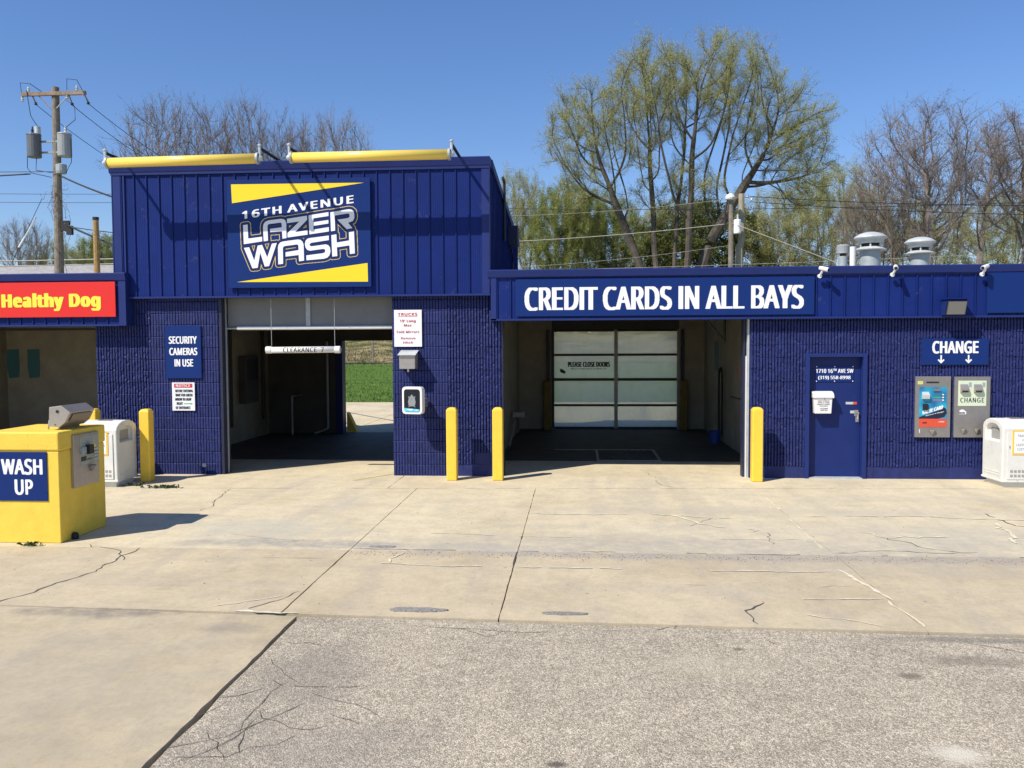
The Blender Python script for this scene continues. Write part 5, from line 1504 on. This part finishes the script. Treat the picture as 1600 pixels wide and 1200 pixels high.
m = MB(); m.lathe([(0.18, 0), (0.20, 0.10), (0.20, 0.34), (0.02, 0.40)], (0.33, -0.3, 8.95), 14); part('splice_can', m, M['galv'], t)
m = MB(); m.box(0.15, 0.5, -0.2, -0.1, 6.75, 7.15); m.box(0.4, 0.62, -0.22, -0.08, 6.6, 6.95); part('cable_box', m, M['rubber'], t)
for pts in ([(-1.05, -0.2, 12.2), (-0.85, -0.3, 11.2), (-0.62, -0.25, 10.8)], [(0.55, -0.2, 11.8), (0.95, -0.3, 11.5), (0.95, -0.3, 11.0), (0.5, -0.25, 10.7)], [(-1.3, -0.13, 12.1), (-1.3, -0.2, 12.5), (-0.9, -0.2, 12.45), (-0.4, -0.1, 12.1)],
            [(0.55, -0.13, 12.2), (0.6, -0.2, 12.6), (1.0, -0.2, 12.55), (1.5, -0.3, 11.7)], [(-1.05, -0.25, 10.3), (-1.05, -0.3, 9.2), (-0.9, -0.3, 9.0), (-0.2, -0.1, 8.85)], [(0.73, -0.25, 10.3), (0.72, -0.25, 9.4), (0.5, -0.3, 8.95)],
            [(-0.7, -0.25, 9.6), (-0.7, -0.3, 9.1), (0.0, -0.1, 9.0)], [(0.3, -0.28, 9.6), (0.3, -0.3, 9.3)]):
    m = MB(); m.tube(pts, 0.014, 5, cap=False); part('jumper_wire', m, M['wire'], t)

m = MB(); m.tube([(0, 0, 0), (0, 0, 6.58 - 0.0)], [0.12, 0.095], 10); st = link('stub_pole', m.mesh('stub_pole'), M['wood_orange'], None, loc=(-16.52, 14, 0))
m = MB(); m.tube([(0, 0, 6.58), (0, 0, 6.68)], 0.105, 10); part('cap', m, M['rubber'], st)
tag(st, 'short orange-brown wooden pole with black cap left of the tower', 'pole')

t = thing('street_lamp', 'wooden pole with white dome lamp and small transformer behind the low roof', 'street lamp', (7.47, 28, 0))
m = MB(); m.tube([(0, 0, 0), (-0.02, 0, 9.1)], [0.16, 0.12], 10); part('pole', m, M['wood_pole'], t)
m = MB(); m.lathe([(0.10, 0), (0.22, 0.05), (0.24, 0.14), (0.18, 0.26), (0.05, 0.33), (0.002, 0.34)], (-0.08, -0.1, 9.1), 14); part('lamp_dome', m, M['white_plastic'], t)
m = MB(); m.lathe([(0.17, 0), (0.18, 0.03), (0.18, 0.62), (0.15, 0.67), (0.02, 0.69)], (0.27, -0.1, 7.5), 14); part('transformer', m, M['sign_white'], t)
m = MB(); m.tube([(0.28, -0.1, 8.18), (0.28, -0.1, 8.42)], 0.05, 8); part('bushing', m, M['galv_light'], t)
m = MB(); m.tube([(-0.2, -0.1, 9.1), (-0.32, -0.12, 8.6), (-0.32, -0.12, 7.6)], 0.045, 6); part('conduit', m, M['rubber'], t)
t = thing('plain_wood_pole', 'pale wooden pole with a bent kink beside the lamp pole', 'utility pole', (8.05, 28.5, 0))
m = MB(); m.tube([(-0.12, 0, 0), (-0.1, 0, 6.9), (0.0, 0, 7.2), (-0.02, 0, 9.5)], [0.19, 0.18, 0.15, 0.14], 10); part('pole', m, M['wood_pale'], t)
m = MB(); m.lathe([(0.03, 0), (0.07, 0.04), (0.04, 0.08), (0.06, 0.12)], (0.25, -0.1, 9.3), 8); m.lathe([(0.03, 0), (0.06, 0.04), (0.04, 0.10)], (0.45, -0.1, 9.15), 8); m.tube([(0, 0, 9.35), (0.45, -0.1, 9.3)], 0.03, 5); part('insulator', m, M['galv_light'], t)

wire((PX - 0.62, PY - 0.3, 11.62), (-20.9, 32.0, 10.2), 0.5, 0.012, 'wire', 'thin wire running from the crossarm down behind the tower, lowest of three')
wire((PX + 0.8, PY - 0.3, 11.6), (-19.6, 32.0, 10.6), 0.5, 0.013, 'wire', 'thin wire from the crossarm down behind the tower, middle of three')
wire((PX + 1.5, PY - 0.3, 11.6), (-18.9, 32.0, 10.9), 0.5, 0.013, 'wire', 'thin wire from the end of the crossarm down behind the tower, uppermost')
wire((-40, 12, 8.3), (PX - 1.0, PY - 0.2, 8.98), 0.35, 0.030, 'wire', 'thick black cable entering from the left at the transformers')
wire((-40, 16, 9.15), (PX, PY - 0.2, 9.05), 0.05, 0.014, 'wire', 'thin level wire entering from the left above the thick cable')
wire((PX + 0.2, PY - 0.2, 8.9), (-8.0, 6.0, 5.15), 0.25, 0.034, 'wire', 'thick cable from the splice can to the top of the tower')
wire((PX + 0.5, PY - 0.2, 6.95), (-8.02, 5.5, 3.9), 0.2, 0.040, 'wire', 'thick cable from the cable box down to the left of the tower')
wire((PX + 0.3, PY - 0.1, 6.95), (-10.0, 12.0, 5.6), 0.15, 0.018, 'wire', 'thin cable from the cable box towards the stub pole')
wire((-42, 22, 6.1), (-9.0, 22, 6.25), 0.15, 0.030, 'wire_light', 'pale cable low behind the left wing roof, upper')
wire((-42, 21, 5.75), (-9.0, 21, 5.95), 0.15, 0.024, 'wire_light', 'pale cable low behind the left wing roof, lower')
wire((-42, 24, 10.0), (-9, 26, 9.6), 0.3, 0.012, 'wire', 'far thin wire crossing the sky behind the utility pole, upper')
wire((-42, 24, 9.6), (-9, 26, 9.2), 0.3, 0.012, 'wire', 'far thin wire crossing the sky behind the utility pole, lower')
wire((-6, 30, 7.45), (7.45, 28, 8.0), 0.15, 0.022, 'wire_light', 'thick pale cable running up to the lamp pole', )
wire((-6, 30, 8.85), (8.3, 28.4, 9.35), 0.25, 0.010, 'wire_light', 'thin wire from the left to the top of the pale pole')
wire((-6, 30, 9.3), (30, 27, 8.9), 0.35, 0.014, 'wire', 'thin wire crossing behind both poles across the trees')
wire((8.4, 28.4, 9.35), (32, 27, 8.55), 0.35, 0.018, 'wire', 'thin wire leaving the pale pole to the right, upper')
wire((8.4, 28.4, 9.1), (32, 27, 8.0), 0.35, 0.016, 'wire', 'thin wire leaving the pale pole to the right, lower')
wire((-6, 30, 6.1), (7.45, 28, 6.95), 0.2, 0.009, 'wire_light', 'thin wire low across the trees to the lamp pole')
wire((7.5, 27.9, 8.0), (12.3, 24.0, 5.3), 0.0, 0.017, 'wire_light', 'pale guy wire slanting from the lamp pole down to the roof')
wire((-6, 27, 5.75), (18, 26, 6.15), 0.1, 0.012, 'wire_light', 'low pale cable just above the low roof edge')
wire((-22.3, 20, 8.4), (-23.0, 19.0, 5.7), 0.0, 0.012, 'wire', 'thin guy wire left of the utility pole')
m = MB(); m.tube([(-22.45, 19.8, 7.6), (-22.85, 19.2, 6.3)], 0.035, 6)
tag(link('guy_guard', m.mesh('guy_guard'), M['sign_white']), 'white guard tube on the guy wire left of the utility pole', 'guy guard')

# far house with the grey roof --------------------------------------
t = thing('house', 'low house with long grey shingle roof behind the left wing', 'house', (-30, 36, 2.7))
m = MB(); m.box(-8, 7.5, -3, 3, 0, 2.8); part('wall', m, M['house_wall'], t)
m = MB(); m.prism([(-3.6, 2.7), (0, 4.45), (3.6, 2.7), (3.6, 2.55), (0, 4.28), (-3.6, 2.55)], 'x', -8.6, 8.1); part('roof', m, M['shingle'], t)
for k in range(3):
    m = MB(); m.box(-6 + k * 4.5, -4.8 + k * 4.5, -3.04, -3.002, 1.0, 2.1); w = part('window', m, M['black'], t)

# rail and fence behind the lawn ------------------------------------
t = thing('lawn_fence', 'low dark wire fence along the top of the green lawn', 'fence', (0, 31.9, 1.10))
for k in range(12):
    m = MB(); m.tube([(-26 + k * 4.5, 0, -0.15), (-26 + k * 4.5, 0, 0.14)], 0.03, 6); part('post', m, M['rubber'], t)
m = MB(); m.tube([(-26, 0, 0.10), (24, 0, 0.10)], 0.03, 5); part('top_rail', m, M['rubber'], t)
m = MB(); m.box(-0.05, 0.05, -0.05, 0.05, 0, 1.6); o = link('marker_post', m.mesh('marker_post'), M['wood_pole'], None, loc=(-11.6, 33.5, 1.2)); tag(o, 'dark wooden post on the bank behind the lawn', 'post')

# grass blades on the lawn that shows through the tower bay
r = random.Random(5); m = MB()
for i in range(26000):
    x = r.uniform(-16, 6.5); y = 18.25 + 13.6 * r.random() ** 1.3
    z = 0.0 + (y - 18.3) * 0.0737 if y < 25 else 0.48 + (y - 25) * 0.097
    h = r.uniform(0.035, 0.085); a = r.random() * 6.28; w = 0.018
    m.add([(x - w * math.cos(a), y - w * math.sin(a), z - 0.02), (x + w * math.cos(a), y + w * math.sin(a), z - 0.02), (x + r.gauss(0, 0.02), y + r.gauss(0, 0.02), z + h)], [(0, 1, 2)])
g = flat('grass', m, mat('grass_blade', (0.055, 0.12, 0.018), 0.85, col2=(0.15, 0.24, 0.045), vscale=0.9), None); g['kind'] = 'stuff'
m = MB()
for i in range(30000):
    x = r.uniform(-24, 10); y = r.uniform(32.6, 43); z = 1.1 + (y - 33) * 0.14
    h = r.uniform(0.03, 0.16) * (2.2 if noise1(x * 0.9 + y, 3) > 0.45 else 1); a = r.random() * 6.28; w = 0.03
    m.add([(x - w * math.cos(a), y - w * math.sin(a), z - 0.1), (x + w * math.cos(a), y + w * math.sin(a), z - 0.1), (x + r.gauss(0, 0.12), y + r.gauss(0, 0.12), z + h)], [(0, 1, 2)])
g = flat('dry_undergrowth', m, mat('dry_grass_blade', (0.07, 0.10, 0.03), 0.9, col2=(0.40, 0.32, 0.19), vscale=0.55), None); g['kind'] = 'stuff'

# ------------------------------------------------------------------ trees
def grow(seed, clusters, n_attr, base_h, step, infl=5.0, kill=None, lean=0.0, stems=1, fan=0.28):
    """space colonisation: branches grow towards random points filling the crown"""
    rg = np.random.default_rng(seed); kill = kill or step * 1.6
    A = []
    for (cx, cy, cz, rx, ry, rz, w) in clusters:
        k = int(n_attr * w); p = rg.normal(size=(k, 3)); p /= np.linalg.norm(p, axis=1)[:, None]
        p *= (rg.random(k) ** 0.42)[:, None]
        A.append(p * [rx, ry, rz] + [cx, cy, cz])
    A = np.vstack(A); A = A[A[:, 2] > base_h * 0.8]
    pos = []; par = []
    for s in range(stems):
        d = np.array([lean + (s - (stems - 1) / 2) * fan, rg.normal() * 0.10, 1.0]); d /= np.linalg.norm(d)
        p = np.array([(s - (stems - 1) / 2) * 0.25, 0, 0.0]); prev = -1
        while p[2] < base_h:
            pos.append(p.copy()); par.append(prev); prev = len(pos) - 1; p = p + d * step + rg.normal(size=3) * step * 0.06
    pos = [p for p in pos]
    N = np.array(pos)
    D = np.full(len(A), 1e9); I = np.zeros(len(A), int)
    def upd(new_idx):
        nonlocal D, I
        P = np.array([pos[i] for i in new_idx])
        for c in range(0, len(P), 256):
            d = np.linalg.norm(A[:, None, :] - P[None, c:c + 256], axis=2); j = d.argmin(1); dm = d[np.arange(len(A)), j]
            b = dm < D; D = np.where(b, dm, D); I = np.where(b, np.array(new_idx)[c + j], I)
    upd(list(range(len(pos))))
    cur_infl = max(infl, float(D.min()) + step)
    for it in range(140):
        act = D < cur_infl
        if not act.any(): break
        idx = I[act]; P = np.array(pos)
        dirs = A[act] - P[idx]; dirs /= (np.linalg.norm(dirs, axis=1)[:, None] + 1e-9)
        S = np.zeros((len(pos), 3)); np.add.at(S, idx, dirs)
        new = []
        for i in np.unique(idx):
            v = S[i]; nv = np.linalg.norm(v)
            if nv < 1e-3: continue
            v = v / nv
            if par[i] >= 0: 
                pv = pos[i] - pos[par[i]]; v = v * 0.75 + 0.45 * pv / (np.linalg.norm(pv) + 1e-9)
            v = v + rg.normal(size=3) * 0.10 + np.array([0, 0, 0.06]); v /= np.linalg.norm(v)
            pos.append(pos[i] + v * step); par.append(int(i)); new.append(len(pos) - 1)
        if not new or len(pos) > 9000: break
        upd(new)
        keep = D > kill
        A, D, I = A[keep], D[keep], I[keep]
        if len(A) < 5: break
    P = np.array(pos); par = np.array(par)
    # prune nothing; pipe model radii
    w = np.zeros(len(P)); kids = np.zeros(len(P), int)
    for i in range(len(P) - 1, -1, -1):
        if w[i] == 0: w[i] = 1.0
        if par[i] >= 0: w[par[i]] += w[i]; kids[par[i]] += 1
    return P, par, w, kids


def tree_meshes(name, seed, clusters, n_attr, base_h, step, trunk_r, bark, twig=(2, 0.8, 1.5), sub=4, leaf=None, leaf_n=0, leaf_s=0.08, stems=1, lean=0.0, infl=5.0, twig_r=0.009, up=0.35, e=0.56, rmin=0.012, fan=0.28):
    P, par, w, kids = grow(seed, clusters, n_attr, base_h, step, stems=stems, lean=lean, infl=infl, fan=fan)
    rg = np.random.default_rng(seed + 1)
    R = (w / w.max()) ** e * trunk_r; R = np.maximum(R, rmin)
    # smooth the zigzag of the growth steps
    for _ in range(2):
        Q = P.copy()
        main = np.full(len(P), -1)
        for i in range(len(P)):
            p = par[i]
            if p >= 0 and (main[p] < 0 or w[i] > w[main[p]]): main[p] = i
        for i in range(len(P)):
            if par[i] >= 0 and main[i] >= 0: Q[i] = P[i] * 0.4 + (P[par[i]] + P[main[i]]) * 0.3
        P = Q
    V = {True: [], False: []}; F = {True: [], False: []}; ring = {}
    def add_ring(big, c, d, r, n):
        a = np.array([0, 0, 1.0]) if abs(d[2]) < 0.9 else np.array([1.0, 0, 0])
        e1 = np.cross(d, a); e1 /= np.linalg.norm(e1); e2 = np.cross(d, e1)
        k = len(V[big])
        for q in range(n):
            t = 2 * math.pi * q / n; V[big].append(tuple(c + (e1 * math.cos(t) + e2 * math.sin(t)) * r))
        return k
    for i in range(len(P)):
        p = par[i]
        if p < 0: continue
        big = R[i] > 0.05; n = 8 if R[i] > 0.12 else (5 if big else 3)
        d = P[i] - P[p]; L = np.linalg.norm(d) + 1e-9; d = d / L
        if main[i] >= 0:
            d2 = P[main[i]] - P[i]; d2 = d + d2 / (np.linalg.norm(d2) + 1e-9); d2 /= (np.linalg.norm(d2) + 1e-9)
        else: d2 = d
        key = (p, n, big)
        if main[p] == i and key in ring: k0 = ring[key]
        else: k0 = add_ring(big, P[p] - (d * R[p] * 0.3 if big else 0), d, R[i] * 1.05 if main[p] != i else R[p], n)
        k1 = add_ring(big, P[i], d2, R[i], n); ring[(i, n, big)] = k1
        F[big] += [(k0 + q, k0 + (q + 1) % n, k1 + (q + 1) % n, k1 + q) for q in range(n)]
    tips = np.where((R < 0.045) & (par >= 0))[0]
    D = P[tips] - P[par[tips]]; D /= np.linalg.norm(D, axis=1)[:, None] + 1e-9
    tw_n, l0, l1 = twig
    tv = V[False]; tf = F[False]
    def spikes(A, B, r):
        """three-sided spikes from A to B"""
        v = B - A; v /= np.linalg.norm(v, axis=1)[:, None] + 1e-9
        s = np.cross(v, [0.3, 0.2, 0.9]); s /= np.linalg.norm(s, axis=1)[:, None] + 1e-9; s2 = np.cross(v, s)
        k = len(tv)
        q = np.stack([A + s * r, A - s * r * 0.5 + s2 * r * 0.87, A - s * r * 0.5 - s2 * r * 0.87, B], 1).reshape(-1, 3)
        tv.extend(map(tuple, q.tolist()))
        for j in range(len(A)):
            b = k + 4 * j; tf.extend(((b, b + 1, b + 3), (b + 1, b + 2, b + 3), (b + 2, b, b + 3)))
    def unit(x): return x / (np.linalg.norm(x, axis=1)[:, None] + 1e-9)
    A = np.repeat(P[tips], tw_n, 0); d = np.repeat(D, tw_n, 0); n = len(A)
    d = unit(d + rg.normal(size=(n, 3)) * 0.42 + [0, 0, up]); L = rg.uniform(l0, l1, n)[:, None]
    B = A + d * L * 0.5; d2 = unit(d + rg.normal(size=(n, 3)) * 0.22 + [0, 0, up * 0.4]); C = B + d2 * L * 0.5
    spikes(A, B + d * L * 0.25, twig_r); spikes(B - d2 * L * 0.12, C, twig_r * 0.8)
    # side shoots
    sel = np.repeat(np.arange(n), sub); u = rg.random(len(sel))[:, None]
    S0 = np.where(u < 0.5, A[sel] + (B - A)[sel] * u * 2, B[sel] + (C - B)[sel] * (u * 2 - 1))
    ds = unit(np.where(u < 0.5, d[sel], d2[sel]) + rg.normal(size=(len(sel), 3)) * 0.55 + [0, 0, up * 0.6])
    S1 = S0 + ds * L[sel] * rg.uniform(0.22, 0.5, len(sel))[:, None]
    spikes(S0, S1, twig_r * 0.62)
    n_bark_crown = len(tf)
    if leaf and leaf_n:
        tot = int(leaf_n); j = rg.integers(0, len(S0), tot); u = (rg.random(tot) ** 0.7)[:, None]
        base = S0[j] + (S1[j] - S0[j]) * u + rg.normal(size=(tot, 3)) * (leaf_s * 0.5 + 0.07)
        d1 = unit(rg.normal(size=(tot, 3))); dd = unit(np.cross(d1, rg.normal(size=(tot, 3))))
        sz = leaf_s * rg.uniform(0.5, 1.2, tot)[:, None]
        k = len(tv)
        q = np.stack([base - d1 * sz, base + dd * sz * 0.45, base + d1 * sz, base - dd * sz * 0.45], 1).reshape(-1, 3)
        tv.extend(map(tuple, q.tolist()))
        tf.extend([(k + 4 * i, k + 4 * i + 1, k + 4 * i + 2, k + 4 * i + 3) for i in range(tot)])
    out = []
    for big, nm in ((True, 'trunk'), (False, 'crown')):
        me = bpy.data.meshes.new(nm); me.from_pydata(V[big], [], F[big]); me.update()
        me.materials.append(bark)
        if not big and leaf:
            me.materials.append(leaf)
            mi = np.zeros(len(me.polygons), dtype=np.int32); mi[n_bark_crown:] = 1; me.polygons.foreach_set('material_index', mi)
        out.append(me)
    lo, hi = np.percentile(S1, 1.0, axis=0), np.percentile(S1, 99.5, axis=0)
    print('TREE', name, len(P), 'nodes', len(tips), 'tips', len(V[False]), 'verts')
    return out, (hi[0] - lo[0], hi[2], (hi[0] + lo[0]) / 2)


TM = {}
# crown clusters: (x, y, z, rx, ry, rz, share); heights are for a tree about 10 m tall unless noted
TM['big'] = tree_meshes('big', 42, [(-5.4, 0, 12.2, 3.4, 3.4, 3.4, 0.20), (-1.4, 0, 14.6, 3.4, 3.8, 3.6, 0.23), (3.4, 0, 15.2, 3.8, 3.8, 3.4, 0.24), (7.2, 0, 12.2, 3.6, 3.4, 3.4, 0.19), (8.6, 0, 9.2, 2.0, 2.6, 1.9, 0.06), (0.5, 1, 9.3, 4.5, 3.5, 2.8, 0.06), (-5.7, 0, 9.3, 2.2, 2.2, 1.5, 0.04)],
                        2600, 4.6, 0.40, 0.35, M['bark_dark'], twig=(3, 0.7, 1.35), sub=5, up=0.25, leaf=M['leaf_spring'], leaf_n=300000, leaf_s=0.038, stems=5, fan=0.19, infl=7, twig_r=0.0095, e=0.57)
TM['bare'] = tree_meshes('bare', 7, [(0, 0, 7.6, 3.0, 2.4, 2.6, 0.8), (0.3, 0, 5.0, 2.2, 1.8, 1.6, 0.2)], 1000, 1.6, 0.30, 0.15, M['bark_warm'], twig=(3, 0.6, 1.2), sub=6, leaf=M['bud'], leaf_n=9000, leaf_s=0.03, stems=2, infl=4, twig_r=0.0085, up=0.32, rmin=0.010)
TM['bare_b'] = tree_meshes('bare_b', 19, [(-0.9, 0, 7.8, 2.3, 2.2, 2.3, 0.5), (1.3, 0, 7.0, 2.2, 2.2, 2.4, 0.4), (0, 0, 4.6, 1.5, 1.5, 1.2, 0.1)], 1000, 1.2, 0.30, 0.15, M['bark_warm'], twig=(3, 0.6, 1.2), sub=6, leaf=M['bud'], leaf_n=9000, leaf_s=0.03, stems=3, infl=4, twig_r=0.0085, up=0.32, rmin=0.010)
TM['olive'] = tree_meshes('olive', 23, [(0, 0, 6.8, 3.0, 2.6, 3.0, 0.7), (0.4, 0, 4.2, 2.6, 2.2, 2.4, 0.3)], 900, 1.2, 0.32, 0.13, M['bark_grey'], twig=(3, 0.5, 1.1), sub=4, leaf=M['bud_olive'], leaf_n=95000, leaf_s=0.038, stems=3, infl=4, twig_r=0.008, up=0.5)
TM['green'] = tree_meshes('green', 31, [(-0.8, 0, 6.9, 2.4, 2.4, 2.6, 0.4), (1.1, 0, 6.2, 2.3, 2.2, 2.8, 0.35), (0, 0, 3.9, 2.2, 2, 1.8, 0.25)], 900, 1.2, 0.32, 0.14, M['bark_grey'], twig=(3, 0.5, 1.0), sub=3, leaf=M['leaf_green'], leaf_n=130000, leaf_s=0.045, stems=2, infl=4, twig_r=0.008)
TM['dense'] = tree_meshes('dense', 37, [(0, 0, 5.6, 3.4, 3.0, 3.8, 0.75), (0, 0, 2.6, 3.0, 2.6, 1.8, 0.25)], 900, 0.8, 0.36, 0.15, M['bark_dark'], twig=(3, 0.5, 1.0), sub=3, leaf=M['leaf_dark'], leaf_n=80000, leaf_s=0.075, stems=2, infl=4, twig_r=0.008)


def tree(kind, u, top, width, Y, name, label, cat='tree', group='trees behind the car wash', flip=False, rz=0.0, ground=2.75, cx=None):
    """u, top: where the crown stands, measured along the street and in height from the survey of the photograph"""
    (trk, crn), (w, h, mid) = TM[kind]
    d = Y + 14.6
    X = (u - 901.7) * d / 1340.0; Z = 2.3 + (534 - top) * d / 1340.0; W = width * d / 1340.0
    sz = (Z - ground) / (h + 0.25); sx = W / w
    f = -1 if flip else 1
    t = thing(name, label, cat, (X - mid * sx * f, Y, ground), 0, group)
    for me, nm in ((trk, 'trunk'), (crn, 'crown')):
        o = link(nm, me, None, t)
    t.scale = (sx * f, (sx + sz) / 2, sz)
    return t


tree('big', 1074, 66, 420, 42, 'maple_tree', 'huge spreading tree with dark forked trunks and thin yellow-green spring leaves', group='big tree')
for a in (
    ('bare', 272, 128, 180, 45, 'bare_tree', 'leftmost of the three bare trees rising behind the tower', False),
    ('bare_b', 408, 138, 150, 46, 'bare_tree', 'middle one of the three bare trees rising behind the tower', False),
    ('bare', 510, 160, 150, 47, 'bare_tree', 'rightmost of the three bare trees rising behind the tower', True),
    ('olive', 815, 262, 105, 56, 'budding_tree', 'slender budding tree just right of the tower side wall', False),
    ('green', 880, 280, 110, 52, 'budding_tree', 'light green tree standing between the tower and the huge tree', True),
    ('green', 948, 300, 130, 58, 'leafy_tree', 'green tree behind the left limbs of the huge tree', False),
    ('dense', 1105, 315, 200, 60, 'leafy_tree', 'dense dark green tree filling the space under the huge tree', False),
    ('olive', 1020, 320, 130, 66, 'budding_tree', 'olive tree seen through the forks of the huge tree', True),
    ('olive', 1205, 300, 130, 58, 'budding_tree', 'olive tree behind the two wooden poles', False),
    ('olive', 1290, 262, 150, 62, 'budding_tree', 'broad yellowish tree above the flue and white roof pipe', True),
    ('bare_b', 1345, 300, 110, 52, 'bare_tree', 'brownish thin tree above the larger mushroom vent', False),
    ('bare', 1395, 240, 170, 50, 'bare_tree', 'lower bare tree left of the tall bare trees on the right', True),
    ('bare_b', 1465, 170, 270, 46, 'bare_tree', 'tallest bare tree above the right end of the low roof', False),
    ('bare', 1590, 175, 230, 48, 'bare_tree', 'tall bare tree cut by the right edge of the photo', False),
    ('olive', 1420, 315, 140, 60, 'budding_tree', 'low olive tree under the tallest bare tree', False),
    ('olive', 1530, 310, 150, 64, 'budding_tree', 'low olive tree behind the rightmost roof camera', True),
    ('bare', 8, 322, 80, 60, 'bare_tree', 'small reddish bare tree at the left edge of the photo', False),
    ('olive', 62, 362, 90, 62, 'budding_tree', 'small olive tree left of the utility pole above the grey roof', False),
    ('green', 128, 352, 100, 66, 'budding_tree', 'small green tree between the utility pole and the stub pole', True),
    ('bare_b', 172, 368, 60, 70, 'bare_tree', 'tiny far bare tree between the stub pole and the tower', False),
): tree(*a[:7], flip=a[7])
# small conifer
t = thing('conifer', 'small dark conifer top just above the low roof left of the huge tree', 'conifer', (1.65, 44, 2.7), 0, 'trees behind the car wash')
m = MB(); m.tube([(0, 0, 0), (0, 0, 5.6)], [0.12, 0.02], 6); part('trunk', m, M['bark_dark'], t)
r = random.Random(2); m = MB()
for i in range(5200):
    z = r.uniform(0.6, 5.7); R_ = (5.8 - z) * 0.24 * r.random() ** 0.5; a = r.random() * 6.28
    x, y = R_ * math.cos(a), R_ * math.sin(a); s = r.uniform(0.05, 0.13)
    m.add([(x, y, z), (x + s * math.cos(a) + r.gauss(0, 0.03), y + s * math.sin(a), z - s * 0.5), (x + r.gauss(0, 0.05), y + r.gauss(0, 0.05), z + s * 0.4)], [(0, 1, 2)])
flat('crown', m, M['leaf_dark'], t)
# distant woods closing the horizon between the trees
(trk, crn), (w, h, mid) = TM['olive']
verts = np.empty(len(crn.vertices) * 3); crn.vertices.foreach_get('co', verts); cv = verts.reshape(-1, 3)
r = random.Random(9)
m = MB()
for i in range(60000):
    x = r.uniform(-75, 70); y = r.uniform(84, 104); hh = 5.2 + 1.6 * noise1(x * 0.12, 1) + 1.0 * noise1(x * 0.41, 3)
    z = 3.0 + hh * r.random() ** 0.8; s = r.uniform(0.12, 0.34); a = r.random() * 6.28; b = r.gauss(0, 0.8)
    m.add([(x - s * math.cos(a), y - s * math.sin(a), z - s * b), (x + s * math.cos(a), y + s * math.sin(a), z + s * b), (x + r.gauss(0, s * 0.5), y, z + s * 0.9)], [(0, 1, 2)])
fw_ = flat('far_woods', m, mat('far_woods_mix', (0.10, 0.09, 0.055), 0.9, col2=(0.20, 0.20, 0.10), vscale=0.35), None); fw_['kind'] = 'stuff'

# vine on the utility pole
r = random.Random(4); m = MB()
for k in range(26):
    z = r.uniform(4.5, 8.8); a = r.random() * 6.28; x = PX - 0.1 + 0.2 * math.cos(a); y = PY + 0.2 * math.sin(a); pts = [(x, y, z)]
    for q in range(5):
        x += r.gauss(0.03, 0.10); y += r.gauss(-0.02, 0.06); z += r.gauss(-0.12, 0.16); pts.append((x, y, z))
    m.tube(pts, 0.010, 3, cap=False)
for k in range(500):
    z = r.uniform(4.3, 8.4) if k > 120 else r.uniform(7.0, 8.9); x = PX + 0.12 + r.gauss(0, 0.20); y = PY - 0.15 + r.gauss(0, 0.15); s = 0.022
    m.add([(x, y, z), (x + r.gauss(0, s), y, z + s), (x + s, y + r.gauss(0, s), z - s * 0.5)], [(0, 1, 2)])
tag(link('climbing_vine', m.mesh('climbing_vine'), M['bark_grey']), 'dry vine climbing the tall utility pole', 'vine')
